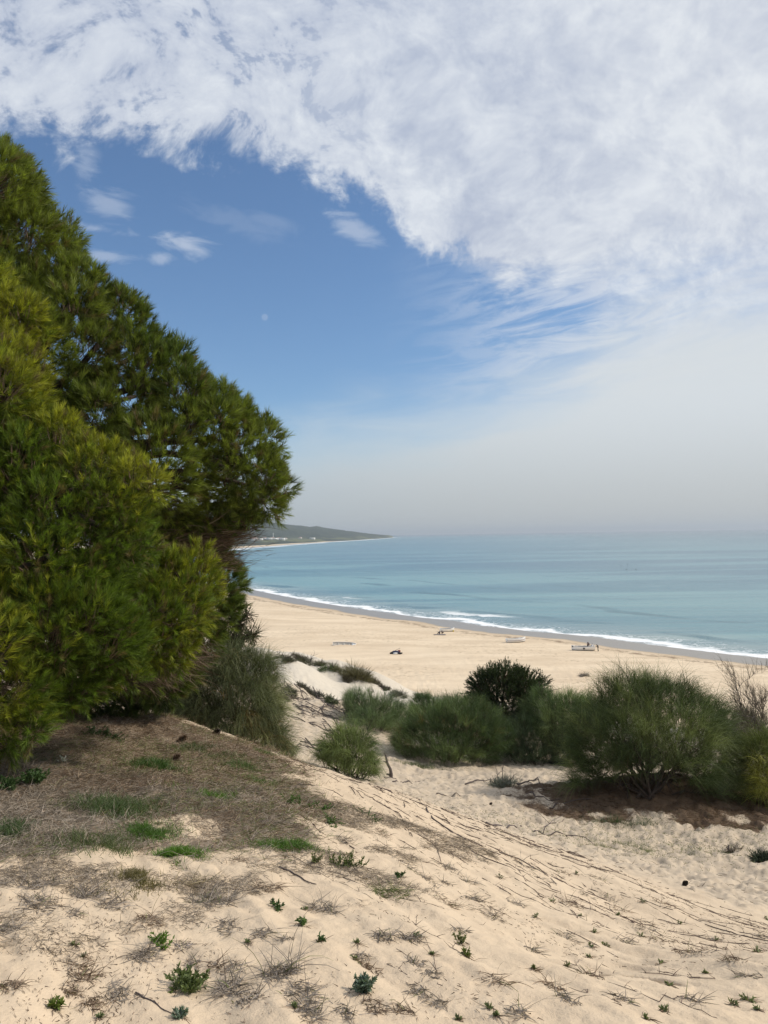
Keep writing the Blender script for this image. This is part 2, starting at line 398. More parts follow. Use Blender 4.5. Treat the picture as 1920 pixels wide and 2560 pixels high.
def ground_z(x, y, det=True):
    x = np.asarray(x, float); y = np.asarray(y, float)
    r = np.hypot(x, y); d = shore_d(x, y)
    bz = beach_z(d)
    w = sst(88, 66, r)
    z = bz.copy()
    m = w > 0
    if m.any():
        dz = dune_z(x[m], y[m]); foot = bz[m]
        k = 2.0; mx = np.maximum(dz, foot)+.8*np.exp(-np.abs(dz-foot)/k)-.0
        z[m] = foot*(1-w[m])+mx*w[m]
    # low swells and tracks on the beach
    bw = sst(55, 80, r)*sst(6, 30, d)*sst(900, 300, r)
    z = z+bw*(.35*fbm(x*.045, y*.045, 3, 71)+.10*fbm(x*.22, y*.22, 3, 75))
    bf = sst(55, 75, r)*sst(5, 14, d)*sst(200, 130, r)
    tr = sst(-.05, .25, fbm(x*.05+9, y*.05, 2, 77))
    z = z+bf*(.16*tr+.05)*fbm(x*1.1, y*1.1, 2, 79)
    if det: z = z+np.where(r < 80, detail_z(x, y, r), 0)
    return z
def gz1(x, y): return float(ground_z(np.array([x]), np.array([y]))[0])
_ts = np.exp(np.linspace(math.log(1.2), math.log(600), 900))
def hit(px, py):
    """where the line of sight through a photo pixel meets the sand"""
    v = ray(px, py); v = v/v[1]
    X_ = v[0]*_ts; Yy = v[1]*_ts; Z_ = CAMZ+v[2]*_ts
    g = ground_z(X_, Yy); k = np.argmax(Z_ < g)
    if Z_[k] >= g[k]: k = len(_ts)-1
    a, b = _ts[max(k-1, 0)], _ts[k]
    for _ in range(12):
        m = .5*(a+b)
        if CAMZ+v[2]*m < gz1(v[0]*m, v[1]*m): b = m
        else: a = m
    return np.array([v[0]*b, v[1]*b, gz1(v[0]*b, v[1]*b)])
# ------------------------------------------------------------ materials
def mat(name):
    m = bpy.data.materials.new(name); m.use_nodes = True; m.node_tree.nodes.clear(); return m, NB(m.node_tree)
def finish(b, sh, vol=None):
    o = b.n('ShaderNodeOutputMaterial'); b.nt.links.new(sh, o.inputs[0])
def principled(b, col, rough=.8, normal=None, spec=.3, **kw):
    d = {'Base Color': col if isinstance(col, bpy.types.NodeSocket) else (*col, 1), 'Roughness': rough, 'Specular IOR Level': spec}
    if normal is not None: d['Normal'] = normal
    d.update(kw)
    return b.n('ShaderNodeBsdfPrincipled', d).outputs[0]
def simple(name, col, rough=.7, var=.25, scale=8.0, spec=.3):
    m, b = mat(name); p = b.n('ShaderNodeTexCoord').outputs['Object']
    nz = b.noise(p, scale, 5, .6)
    c = b.mix(nz, tuple(x*(1-var) for x in col), tuple(min(1, x*(1+var)) for x in col))
    bmp = b.n('ShaderNodeBump', {'Strength': .25, 'Distance': .02, 'Height': nz}).outputs[0]
    finish(b, principled(b, c, rough, bmp, spec)); return m
def leafmat(name, trans=.3, rough=.55, spec=.25):
    """foliage: colour carried per leaf, part of the light passes through"""
    m, b = mat(name)
    c = b.n('ShaderNodeAttribute', attribute_name='tint').outputs['Color']
    p = principled(b, c, rough, None, spec)
    t = b.n('ShaderNodeBsdfTranslucent', [b.mix(1.0, c, (1.15, 1.25, .6), 'MULTIPLY')]).outputs[0]
    finish(b, b.n('ShaderNodeMixShader', [trans, p, t]).outputs[0]); return m
M_needle = leafmat('pine_needles', .32, .5, .3)
M_broom = leafmat('broom_twigs', .25, .6, .2)
M_dry = leafmat('dry_stems', .08, .85, .1)
M_leaf = leafmat('fleshy_leaves', .25, .5, .3)
M_bark = simple('bark', (.055, .042, .034), .9, .5, 14)
M_wood = simple('weathered_wood', (.10, .08, .075), .9, .45, 20)

# sand
m, b = mat('sand'); M_sand = m
pos = b.n('ShaderNodeNewGeometry').outputs['Position']
at_ = lambda k: b.n('ShaderNodeAttribute', attribute_name=k).outputs['Fac']
sh = at_('shore'); lit = at_('litter'); val = at_('hollow'); dst = at_('away')
n1 = b.noise(pos, .35, 5, .6); n2 = b.noise(pos, 5.0, 5, .65); n3 = b.noise(pos, 60.0, 3, .7)
n4 = b.noise(pos, 900.0, 2, .7)
base = b.mix(n1, (.615, .48, .34), (.695, .56, .405))
base = b.mix(b.step(n2, .3, .7), b.mix(1.0, base, (.93, .92, .91), 'MULTIPLY'), base)
base = b.mix(b.step(n4, .35, .75, 0, .22), base, (.34, .26, .18))
base = b.mix(b.m('MULTIPLY', val, .8), base, b.mix(b.step(n2, .35, .65), (.40, .33, .25), (.52, .43, .325)))  # floor of the hollow toned darker to stand for shade in its footprints
# small dark crumbs of plant matter
crumb = b.m('MULTIPLY', b.step(n3, .67, .73), b.step(dst, 30, 8, .1, .7))
base = b.mix(crumb, base, (.20, .14, .09))
# streaks and wrack along the beach, damp sand by the sea
flat = b.vm('MULTIPLY', pos, (.02, .06, 0.0))
bn = b.noise(flat, 2.0, 6, .65)
bcol = b.mix(b.step(bn, .32, .68), (.60, .47, .325), (.74, .60, .43))
pale = b.m('MULTIPLY', b.step(dst, 25, 30), b.step(b.n('ShaderNodeSeparateXYZ', [pos]).outputs[2], 13, 18))
base = b.mix(pale, base, b.mix(n2, (.50, .44, .36), (.64, .575, .475)))
base = b.mix(b.step(dst, 50, 80), base, bcol)
trk = b.noise(b.vm('MULTIPLY', pos, (.9, .9, 0.0)), 1.0, 3, .6)
trk = b.m('MULTIPLY', b.step(trk, .54, .66, 0, .8), b.step(b.noise(pos, .03, 3, .6), .42, .6))
base = b.mix(b.m('MULTIPLY', trk, b.step(dst, 60, 90)), base, (.40, .30, .19))
nsh = b.m('ADD', sh, b.m('MULTIPLY_ADD', b.noise(pos, .06, 4, .6), 9.0, -4.5))
wrack = b.m('MULTIPLY', b.step(nsh, 17.5, 19.2), b.step(nsh, 24, 20))
wrack = b.m('MULTIPLY', wrack, b.step(b.noise(b.vm('MULTIPLY', pos, (1.0, 1.0, 0.0)), .45, 5, .7), .42, .56, 0, .85))
base = b.mix(wrack, base, (.23, .16, .10))
damp = b.step(nsh, 20, 15.0); wet = b.step(nsh, 15.5, 13.0)
base = b.mix(b.m('MULTIPLY', damp, .6), base, (.43, .33, .22))
base = b.mix(wet, base, (.27, .235, .195))
lc = b.mix(b.noise(pos, 38.0, 4, .7), (.12, .088, .062), (.33, .26, .19))
lc = b.mix(b.step(dst, 10.5, 12), lc, b.mix(1.0, lc, (.40, .32, .26), 'MULTIPLY'))  # brown litter round the big bush, darkened further with the bush's shade
lm = b.step(b.m('ADD', lit, b.m('ADD', b.m('MULTIPLY_ADD', n2, 1.3, -.65), b.m('MULTIPLY_ADD', n3, .9, -.45))), .36, .62)
base = b.mix(b.m('MULTIPLY', lm, .93), base, lc)
bh = b.m('ADD', b.m('MULTIPLY', n3, .5), b.m('MULTIPLY', n2, 1.0))
bmp = b.n('ShaderNodeBump', {'Strength': .55, 'Distance': .02, 'Height': bh}).outputs[0]
rg = b.mix(wet, (.95, .95, .95), (.30, .30, .30))
finish(b, principled(b, base, rg, bmp, .25))

# sea
m, b = mat('sea_water'); M_sea = m
pos = b.n('ShaderNodeNewGeometry').outputs['Position']
sh = at_('shore')
dep = b.m('MULTIPLY', sh, -1.0)
c1 = b.mix(b.step(dep, 0, 45), (.32, .37, .35), (.15, .31, .32))
c1 = b.mix(b.step(dep, 60, 330), c1, (.095, .235, .275))
c1 = b.mix(b.step(dep, 400, 2500), c1, (.10, .18, .22))
band = b.noise(b.vm('MULTIPLY', pos, (.0022, .011, 0.0)), 1.0, 5, .6, .7)
c1 = b.mix(b.step(band, .42, .60, 0, 1.0), c1, b.mix(1.0, c1, (.40, .60, .72), 'MULTIPLY'))
# swell lines parallel to the beach
per = b.n('ShaderNodeMath', [b.m('ADD', dep, b.m('MULTIPLY_ADD', b.noise(b.vm('MULTIPLY', pos, (.012, .012, 0.0)), 1.0, 3, .5), 60.0, 0.0)), .145], operation='MULTIPLY').outputs[0]
sw = b.m('SINE', per)
swm = b.m('MULTIPLY', b.step(sw, .72, 1.0), b.step(b.noise(b.vm('MULTIPLY', pos, (.01, .02, 0.0)), 1.0, 3, .6), .45, .62))
c1 = b.mix(b.m('MULTIPLY', swm, b.step(dep, 330, 60, 0, .9)), c1, (.02, .12, .15))
# foam
fn = b.noise(b.vm('MULTIPLY', pos, (.055, .055, 0.0)), 1.0, 5, .62)
fd = b.m('ADD', dep, b.m('MULTIPLY_ADD', fn, 26.0, -13.0))
fb = b.noise(pos, .9, 5, .7)
edge = b.m('MULTIPLY_ADD', fb, 3.0, -1.5)
fde = b.m('ADD', fd, edge)
fwid = b.m('MULTIPLY_ADD', b.noise(b.vm('MULTIPLY', pos, (.02, .02, 0.0)), 1.0, 3, .6), 9.0, -1.0)
foam = b.m('MULTIPLY', b.step(fde, -1.5, .8), b.step(b.m('SUBTRACT', fde, fwid), 3.0, 0.0))
thin_ = b.m('MULTIPLY', b.step(fde, -9.0, -7.5), b.step(fde, -1.5, -4.0))
lace = b.step(b.noise(pos, .35, 5, .7, 1.2), .50, .60)
f2 = b.m('ADD', dep, b.m('MULTIPLY_ADD', b.noise(b.vm('MULTIPLY', pos, (.04, .04, 0.0)), 1.0, 4, .6), 40.0, -20.0))
surf2 = b.m('MULTIPLY', b.m('MULTIPLY', b.step(f2, 18, 20), b.step(f2, 27, 22)), b.step(b.noise(b.vm('MULTIPLY', pos, (.01, .01, 0.0)), 1.0, 3, .6), .54, .62))
foam_all = b.m('MAXIMUM', b.m('MAXIMUM', foam, b.m('MULTIPLY', b.m('MULTIPLY', lace, .6), b.step(fde, 18, 6))), b.m('MULTIPLY', surf2, .8))
dist = b.n('ShaderNodeVectorMath', [pos], operation='LENGTH').outputs['Value']
farf = b.m('MULTIPLY', b.step(dep, 0, 6), b.step(b.m('ADD', dep, b.m('MULTIPLY', b.noise(b.vm('MULTIPLY', pos, (.004, .004, 0)), 1.0, 4, .6), 160.0)), 150, 80))
farf = b.m('MULTIPLY', farf, b.step(dist, 1100, 1500))
foam_all = b.m('MAXIMUM', foam_all, farf)
swash = b.step(fde, 2.0, -3.0)
c1 = b.mix(b.m('MULTIPLY', swash, .85), c1, (.36, .345, .32))
col = b.mix(foam_all, c1, (.86, .87, .87))
wv = b.noise(b.vm('MULTIPLY', pos, (.35, .8, .5)), 1.0, 6, .65)
wv2 = b.noise(b.vm('MULTIPLY', pos, (.03, .09, .5)), 1.0, 5, .6)
hgt = b.m('ADD', b.m('MULTIPLY', wv, .22), b.m('MULTIPLY', wv2, 1.2))
bmp = b.n('ShaderNodeBump', {'Strength': .75, 'Distance': 1.0, 'Height': hgt}).outputs[0]
rg = b.mix(foam_all, (.22, .22, .22), (.8, .8, .8))
finish(b, principled(b, col, rg, bmp, .5, IOR=1.33))

# ------------------------------------------------------------ ground sheet and sea sheet (polar grids)
def polar(th, rs):
    T, Rr = np.meshgrid(th, rs)
    x = Rr*np.sin(T); y = Rr*np.cos(T)
    nr, nt_ = T.shape
    i = np.arange(nr-1)[:, None]*nt_; j = np.arange(nt_-1)[None]
    f = np.stack([i+j, i+nt_+j, i+nt_+j+1, i+j+1], -1).reshape(-1, 4)[:, ::-1]
    return x, y, f.astype(np.int32)
fine_t = np.arange(-33, 33.001, .085)
coarse = np.arange(35, 180, 2.5)
th = np.radians(np.concatenate([[-180], -coarse[::-1], fine_t, coarse, [180]]))
rs = np.concatenate([[.02, .3, .8, 1.2], np.exp(np.arange(math.log(1.6), math.log(24), .0052)), np.exp(np.arange(math.log(24), math.log(420), .010)), np.exp(np.arange(math.log(420), math.log(3000), .05)), np.exp(np.arange(math.log(3000), math.log(46000), .2))])
x, y, f = polar(th, rs)
z = ground_z(x.ravel(), y.ravel())
xs, ys = x.ravel(), y.ravel(); rr = np.hypot(xs, ys)
l1, l2 = litter_w(xs, ys)
dd_ = shore_d(xs, ys)
build('ground', np.stack([xs, ys, z], 1), f, M_sand, smooth=True,
      attrs={'shore': dd_, 'litter': np.where(rr < 40, np.maximum(l1*.97, l2*.93), 0), 'hollow': np.where(rr < 45, valley_w(xs, ys), 0), 'away': rr})['kind'] = 'structure'
th = np.radians(np.concatenate([np.arange(-180, -34, 3), np.arange(-33, 60, .25), np.arange(62, 181, 3)]))
rs = np.concatenate([np.exp(np.arange(math.log(60), math.log(900), .008)), np.exp(np.arange(math.log(900), math.log(44000), .03))])
x, y, f = polar(th, rs)
xs, ys = x.ravel(), y.ravel()
build('sea', np.stack([xs, ys, np.zeros(len(xs))], 1), f, M_sea, smooth=True, attrs={'shore': shore_d(xs, ys)})['kind'] = 'structure'

# ------------------------------------------------------------ headland
ridge = [(300, 1268), (420, 1280), (500, 1290), (580, 1300), (640, 1305), (673, 1306.5), (694, 1310), (720, 1312.5), (750, 1315), (776, 1318), (792, 1316), (811, 1320), (845, 1325), (885, 1330), (925, 1335), (955, 1337.5), (972, 1338.5), (979, 1339.5), (984, 1342.5)]
shl = [(300, 1385), (500, 1377), (609, 1371)]+far_shore[1:-1]+[(984, 1343.6)]
def ipx(l, x): return float(np.interp(x, [p[0] for p in l], [p[1] for p in l]))
hv = []; hcol = []
pxs = np.concatenate([np.arange(300, 900, 3.0), np.arange(900, 984.2, 1.4), [984.2]])
nk = 44
def hd(px, t):
    """headland surface: t=0 at the back of the beach, 1 on the ridge, beyond 1 the far side"""
    ys_ = seaxy(px, ipx(shl, px)); Ys = ys_[1]
    Yr = Ys*np.interp(px, [300, 700, 984], [2.9, 2.15, 1.03])
    y0_ = Ys*np.interp(px, [300, 700, 984], [1.16, 1.10, 1.003])
    top = at(px, ipx(ridge, px), Yr)[2]
    if t <= 1:
        Yy = y0_+(Yr-y0_)*t
        s = t; zt = 2.2+(top-2.2)*(.10*sst(0, .25, s)+.90*sst(.28, 1.0, s)**1.0)
    else:
        Yy = Yr+(Yr*.35)*(t-1); zt = top*(1-sst(1, 2, t))-2*sst(1.6, 2, t)
    v = ray(px, 1340); xx = v[0]/v[1]*Yy
    nzz = (vnoise(np.array([xx/260]), np.array([Yy/420]), 5)[0]*26+vnoise(np.array([xx/90]), np.array([Yy/160]), 6)[0]*9)*sst(.25, .6, t)*sst(1.0, .8, t)*top/140
    tree = (vnoise(np.array([px*1.1]), np.array([t*60]), 9)[0]+.5)*5*sst(.04, .2, t)*min(1, top/50)
    return np.array([xx, Yy, zt+nzz+tree-3*(t == 0)])
ts = np.concatenate([np.linspace(0, 1, 32), np.linspace(1.08, 2, 10)]); nk = len(ts)
hv = np.array([[hd(p, t) for t in ts] for p in pxs]).reshape(-1, 3)
i = np.arange(len(pxs)-1)[:, None]*nk; j = np.arange(nk-1)[None]
f = np.stack([i+j, i+nk+j, i+nk+j+1, i+j+1], -1).reshape(-1, 4)
m, b = mat('hill_scrub')
pos = b.n('ShaderNodeNewGeometry').outputs['Position']
zc = b.n('ShaderNodeSeparateXYZ', [pos]).outputs[2]
n1 = b.noise(b.vm('MULTIPLY', pos, (.010, .004, .02)), 1.0, 7, .7)
c = b.mix(b.step(n1, .35, .65), (.010, .024, .014), (.036, .050, .026))
fld = b.step(b.noise(b.vm('MULTIPLY', pos, (.006, .0018, 0)), 1.0, 4, .5), .45, .58)
c = b.mix(b.m('MULTIPLY', b.step(zc, 28, 12), b.m('MULTIPLY', fld, .7)), c, (.15, .16, .07))
finish(b, principled(b, c, .95))
build('headland', hv, f, m, smooth=True)['kind'] = 'structure'

# haze --------------------------------------------------------------
m, b = mat('haze_air')
vol = b.n('ShaderNodeVolumePrincipled', {'Color': (.76, .83, .90, 1), 'Density': 0.9e-4, 'Anisotropy': .2})
o = b.n('ShaderNodeOutputMaterial'); b.nt.links.new(vol.outputs[0], o.inputs[1])
hx, hy, hb, ht = 47500, 47500, -5.0, 175.0
v = np.array([(sx*hx, sy*hy, z_) for z_ in (hb, ht) for sx, sy in ((-1, -1), (1, -1), (1, 1), (-1, 1))], float)
f = np.array([(0, 3, 2, 1), (4, 5, 6, 7), (0, 1, 5, 4), (1, 2, 6, 5), (2, 3, 7, 6), (3, 0, 4, 7)])
build('haze', v, f, m)['kind'] = 'stuff'
# ------------------------------------------------------------ plants
def unit(a): return a/np.maximum(np.linalg.norm(a, axis=-1, keepdims=True), 1e-9)
def lobe(px, py, rpx, Y, sq=1.0, dp=1.0):
    """ellipsoid: centre, radii in metres"""
    c = at(px, py, Y); s = Y/FPX
    return (c, np.array([rpx*s, rpx*s*dp, rpx*s*sq]))
def shell_points(lobes, dens, inner=.62, seed=0, lump=.16, keep=.72):
    P_, N_, ID = [], [], []
    for i, (c, R_) in enumerate(lobes):
        n_ = int(dens*4*math.pi*(R_.prod())**(2/3)*1.0)
        d = unit(RNG.normal(size=(n_, 3)))
        k = 1+lump*1.7*vn3(d*R_+c, 1.7, seed)+lump*1.3*vn3(d*R_+c, 4.8, seed+3)
        k = k*(1-(1-inner)*RNG.random(n_)**2.2)
        p = c+d*R_*k[:, None]
        ok = np.ones(n_, bool)
        for j, (c2, R2) in enumerate(lobes):
            if j != i: ok &= (((p-c2)/R2)**2).sum(1) > keep**2
        P_.append(p[ok]); N_.append(unit(d/R_)[ok]); ID.append(np.full(ok.sum(), i))
    return np.concatenate(P_), np.concatenate(N_), np.concatenate(ID)
def curve_pts(a, b, n=7, sag=.15, wig=.04, up=True):
    a = np.asarray(a, float); b = np.asarray(b, float); t = np.linspace(0, 1, n)[:, None]
    L = np.linalg.norm(b-a); p = a*(1-t)+b*t
    p = p+np.array([0, 0, 1 if up else -1])*sag*L*(t*(1-t))*2
    w = np.cumsum(RNG.normal(size=(n, 3)), 0)*wig*L/math.sqrt(n)
    return p+w*(t*(1-t))*3
# ---- the big pine
def make_pine():
    FAR = [(-160, 640, 275, 8.6), (-60, 590, 185, 8.4), (20, 620, 110, 8.3), (80, 860, 215, 8.4), (-120, 900, 330, 8.2), (250, 935, 160, 8.5), (340, 990, 140, 8.4), (460, 1085, 140, 8.5),
           (560, 1165, 130, 8.6), (625, 1215, 90, 8.6), (380, 1180, 190, 8.4), (200, 1100, 200, 8.3), (520, 1215, 110, 8.8), (60, 1180, 260, 8.2), (660, 1250, 52, 8.6),
           (460, 1440, 115, 9.4), (515, 1400, 60, 9.2), (515, 1500, 72, 9.2), (550, 1440, 38, 9.2), (510, 1560, 55, 9.2), (480, 1500, 90, 9.2), (350, 1620, 130, 9.3), (250, 1690, 120, 9.3), (80, 1700, 150, 9.2), (430, 1660, 75, 9.7), (500, 1600, 60, 9.8), (400, 1160, 150, 9.1), (490, 1235, 115, 9.3), (280, 1080, 160, 9.1), (560, 1225, 80, 9.2)]
    NEAR = [(60, 1210, 170, 6.7), (220, 1215, 130, 6.6), (320, 1215, 75, 6.6), (-80, 1330, 260, 6.5), (120, 1390, 190, 6.5), (280, 1330, 95, 6.6), (20, 820, 85, 7.2), (-60, 1000, 190, 6.8), (30, 980, 60, 7.0), (-50, 730, 90, 7.3),
            (330, 1560, 120, 6.9), (430, 1510, 105, 7.2), (120, 1580, 180, 6.2), (250, 1620, 110, 6.4), (-60, 1650, 220, 5.9), (80, 1730, 90, 5.9), (-10, 1800, 105, 5.6), (400, 1600, 75, 7.1), (475, 1440, 70, 7.4), (-30, 1500, 150, 6.2)]
    FAR += [(200, 1400, 140, 8.7), (330, 1450, 120, 8.9), (100, 1520, 150, 8.7), (40, 1360, 150, 8.5), (230, 1560, 120, 8.9)]
    FAR += [(190, 740, 75, 8.4), (270, 830, 95, 8.6), (350, 880, 70, 8.6), (430, 960, 85, 8.6), (110, 640, 70, 8.4), (540, 1050, 80, 8.7), (600, 1120, 60, 8.7)]
    lf = [lobe(px, py, r, Y, 1.0, 1.0) for px, py, r, Y in FAR]; ln = [lobe(px, py, r, Y, .95, .9) for px, py, r, Y in NEAR]
    def subl(ls, k_):
        out = []
        for c, R_ in ls:
            out.append((c, R_*.90))
            for _ in range(k_):
                d = unit(RNG.normal(size=3)*np.array([1, 1.0, .9])+np.array([.25, -.35, .1])); q = RNG.uniform(.26, .48)
                out.append((c+d*R_*(1-q*.45), R_*q))
        return out
    base = np.array([-5.6, 8.6, 0]); base[2] = gz1(base[0], base[1])-.1
    root = empty('pine_tree', base)
    tag(root, 'large bushy pine with dense green needle clumps leaning over the dune edge', 'tree')
    tr = Acc(); hub = np.array([-4.6, 8.4, CAMZ+.6])
    tr.tube(curve_pts(base, hub, 9, .05, .05), np.linspace(.26, .17, 9), (1, 1, 1), 10)
    top = np.array([-4.9, 8.7, CAMZ+3.6]); tr.tube(curve_pts(hub, top, 7, .02, .06), np.linspace(.17, .06, 7), (1, 1, 1), 9)
    tr.build('trunk', M_bark, root, smooth=True)
    tw = Acc(); allb = []
    for grp, lobes in ((0, lf), (1, ln)):
        for c, R_ in lobes:
            st = hub if c[2] > hub[2]-.6 else base*.45+hub*.55
            st = st+RNG.normal(size=3)*.12
            pb = curve_pts(st, c, 9, .10, .08, c[2] > CAMZ)
            bb = Acc(); bb.tube(pb, np.linspace(.085, .022, 9), (1, 1, 1), 6); bb.build('branch', M_bark, root, smooth=True)
    lf, ln = subl(lf, 7), subl(ln, 8)
    for grp, lobes, near, nm in ((0, lf, 0, 'crown'), (1, ln, 1, 'crown')):
        dens = 235 if not near else 330
        p, nrm, idl = shell_points(lobes, dens, .66, 3+grp, .14, .84)
        # drop shoots standing far behind, never seen
        vis = p[:, 0] > -7.5
        p, nrm, idl = p[vis], nrm[vis], idl[vis]
        n_ = len(p)
        # shoots turn upwards and outwards
        ax = unit(nrm*1.1+np.array([0, 0, .55])+RNG.normal(size=(n_, 3))*.36)
        cen = np.array([lobes[i][0] for i in idl])
        # twigs carrying the shoots
        back = unit(cen-p+np.array([0, 0, -.2]))
        tl = np.minimum(np.linalg.norm(cen-p, axis=1), .55)*RNG.uniform(.6, 1.0, n_)
        stw = p+back*tl[:, None]
        tcol = np.array([.12, .085, .06])*RNG.uniform(.6, 1.7, (n_, 1))
        h2 = RNG.random(n_) < .35; tw.ribbons(stw[h2], (p+ax*.03-stw)[h2], tl[h2], .009, tcol[h2], 3, -.2, curl=.3)
        k = 40 if near else 38
        L0 = RNG.uniform(.065, .105, n_)*(.86 if near else 1.12)
        tt = RNG.random((n_, k))**.8
        sl = RNG.uniform(.06, .13, n_)
        o = p[:, None]+ax[:, None]*(tt*sl[:, None])[..., None]
        rn = unit(RNG.normal(size=(n_, k, 3))); rn = unit(rn-(rn*ax[:, None]).sum(-1, keepdims=True)*ax[:, None])
        sp_ = (.30+.75*(1-tt))[..., None]*RNG.uniform(.7, 1.25, (n_, k, 1))
        dirs = unit(ax[:, None]+rn*sp_)
        # colour per shoot: fresh tips yellow green, others deep green, a few rusty
        h = np.clip(.5+1.5*vn3(p, 1.1, 9)+.35*RNG.normal(size=n_), 0, 1)[:, None]
        cA = np.array([.066, .098, .020]); cB = np.array([.158, .192, .034]) if not near else np.array([.265, .275, .030])
        if near: cA = np.array([.096, .145, .018])  # near boughs get brighter greens, light on them put into the colour
        c_ = (cA*(1-h)+cB*h)*RNG.uniform(.6, 1.45, (n_, 1))
        rust = (vn3(p, 2.4, 15) > .80) & (RNG.random(n_) < .22)
        c_[rust] = np.array([.23, .12, .035])*RNG.uniform(.7, 1.2, (rust.sum(), 1))
        old = RNG.random(n_) < .06; c_[old] = (.16, .13, .055)
        cc = np.repeat(c_[:, None], k, 1)*RNG.uniform(.65, 1.35, (n_, k, 1))
        # needles get darker towards the foot of each shoot
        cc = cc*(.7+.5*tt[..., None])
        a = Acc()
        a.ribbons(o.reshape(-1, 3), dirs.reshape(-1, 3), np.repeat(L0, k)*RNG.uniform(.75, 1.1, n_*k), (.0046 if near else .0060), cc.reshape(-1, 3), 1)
        print('pine needles', n_*k)
        a.build(nm, M_needle, root)
    # bare brown twigs in the gaps of the underside
    for (px, py, r, Y, nn_) in ((480, 1350, 120, 8.6, 700), (560, 1345, 70, 8.7, 450), (620, 1330, 45, 8.6, 160), (600, 1400, 40, 9.0, 120), (380, 1350, 110, 8.2, 300), (400, 1680, 80, 7.6, 750), (470, 1650, 70, 8.2, 500), (330, 1700, 60, 7.2, 300), (300, 1420, 70, 7.6, 160)):
        c, R_ = lobe(px, py, r, Y, .55)
        p = c+RNG.normal(size=(nn_, 3))*R_*.55
        d = unit(p-np.array([-4.2, 8.6, CAMZ-.4])+RNG.normal(size=(nn_, 3))*.9*np.array([1, 1, .6]))
        col = np.array([.13, .095, .07])*RNG.uniform(.5, 1.9, (nn_, 1))
        tw.ribbons(p-d*.2, d, RNG.uniform(.12, .38, nn_), .006, col, 4, RNG.uniform(-.5, .5, nn_), curl=RNG.uniform(-.9, .9, nn_))
    tw.build('twigs', M_dry, root)
make_pine()

# ---- broom shrubs: thin whip-like green twigs, drooping at the tips
def broom(label, base, lobes, dens=60, L=(.35, .6), w=.006, k=16, droop=1.1, cA=(.050, .075, .028), cB=(.115, .145, .060), stems=9, upw=.8, name='broom_shrub', cat='shrub', seed=0, stem_r=.03, inner=.35, rust=0.0, trunk_show=1.0, keep=.75, minh=.12):
    base = np.asarray(base, float)
    root = empty(name, base); tag(root, label, cat)
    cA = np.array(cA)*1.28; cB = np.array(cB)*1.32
    tot = sum(r.prod()**(2/3) for c, r in lobes)
    for s_ in range(stems):
        c, R_ = lobes[s_ % len(lobes)]
        tgt = c+unit(RNG.normal(size=3))*R_*.55
        b0 = base+np.array([*(RNG.normal(size=2)*.10), -.05])
        pb = curve_pts(b0, tgt, 9, .12*RNG.random(), .10)
        a = Acc(); a.tube(pb, np.linspace(stem_r, stem_r*.25, 9), (1, 1, 1), 6)
        for q in range(7):
            i0 = RNG.integers(3, 8); d_ = unit(pb[i0]-pb[i0-1]+RNG.normal(size=3)*.6)
            l_ = np.linalg.norm(tgt-base)*RNG.uniform(.2, .45)
            a.tube(curve_pts(pb[i0], pb[i0]+d_*l_, 5, .1, .08), np.linspace(stem_r*.4, stem_r*.1, 5), (1, 1, 1), 4)
        a.build('branch', M_bark, root, smooth=True)
    p, nrm, idl = shell_points(lobes, dens, inner, seed, .15, keep)
    g = ground_z(p[:, 0], p[:, 1], det=False)
    ok = p[:, 2] > g+.08+minh*np.exp(-((p[:, 0]-base[0])**2+(p[:, 1]-base[1])**2)/.9); p, nrm = p[ok], nrm[ok]; n_ = len(p)
    out = unit(p-base)
    ax = unit(out*.55+nrm*.45+np.array([0, 0, upw])+RNG.normal(size=(n_, 3))*.28)
    h = np.clip(.45+1.8*vn3(p, 2.2, seed+9)+.25*RNG.normal(size=n_), 0, 1)[:, None]
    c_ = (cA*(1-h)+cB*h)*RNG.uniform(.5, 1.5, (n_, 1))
    if rust:
        rs_ = RNG.random(n_) < rust; c_[rs_] = np.array([.16, .105, .035])
    cc = np.repeat(c_[:, None], k, 1)*RNG.uniform(.65, 1.45, (n_, k, 1))
    o = p[:, None]-ax[:, None]*.12+RNG.normal(size=(n_, k, 3))*.025
    d = unit(ax[:, None]+RNG.normal(size=(n_, k, 3))*.30)
    ln_ = RNG.uniform(L[0], L[1], (n_, 1))*RNG.uniform(.6, 1.15, (n_, k))
    dr = droop*RNG.uniform(.5, 1.4, (n_, k))
    a = Acc()
    # brown carrying twigs
    a.ribbons(p-ax*.35, ax, .4, w*1.6, np.array([.09, .07, .05])*RNG.uniform(.6, 1.5, (n_, 1)), 2)
    a.ribbons(o.reshape(-1, 3), d.reshape(-1, 3), ln_.ravel(), w, cc.reshape(-1, 3), 4, dr.ravel(), curl=.25)
    print(name, n_*k)
    a.build('foliage', M_broom, root)
    return root
def gb(px, py): return hit(px, py)
# big bush in the hollow
B0 = gb(1620, 1990)
LB = [lobe(1590, 1790, 105, 15.6), lobe(1680, 1800, 110, 15.7), lobe(1500, 1850, 85, 15.4), lobe(1590, 1850, 90, 14.9), lobe(1700, 1880, 120, 15.0), lobe(1780, 1895, 88, 15.3), lobe(1830, 1960, 60, 15.0), lobe(1760, 1965, 60, 14.8, .7),
      lobe(1640, 1760, 80, 16.0), lobe(1480, 1910, 70, 15.2, .75), lobe(1445, 1945, 40, 15.1, .6), lobe(1550, 1940, 55, 14.8, .6), lobe(1760, 1800, 70, 15.8), lobe(1540, 1750, 45, 15.6)]
broom('large green broom bush with fine drooping twigs on a brown mound', B0, LB, 62, (.38, .78), .0055, 17, 2.3, (.046, .065, .022), (.108, .130, .047), 20, .55, minh=.50, seed=11, stem_r=.035, inner=.40)
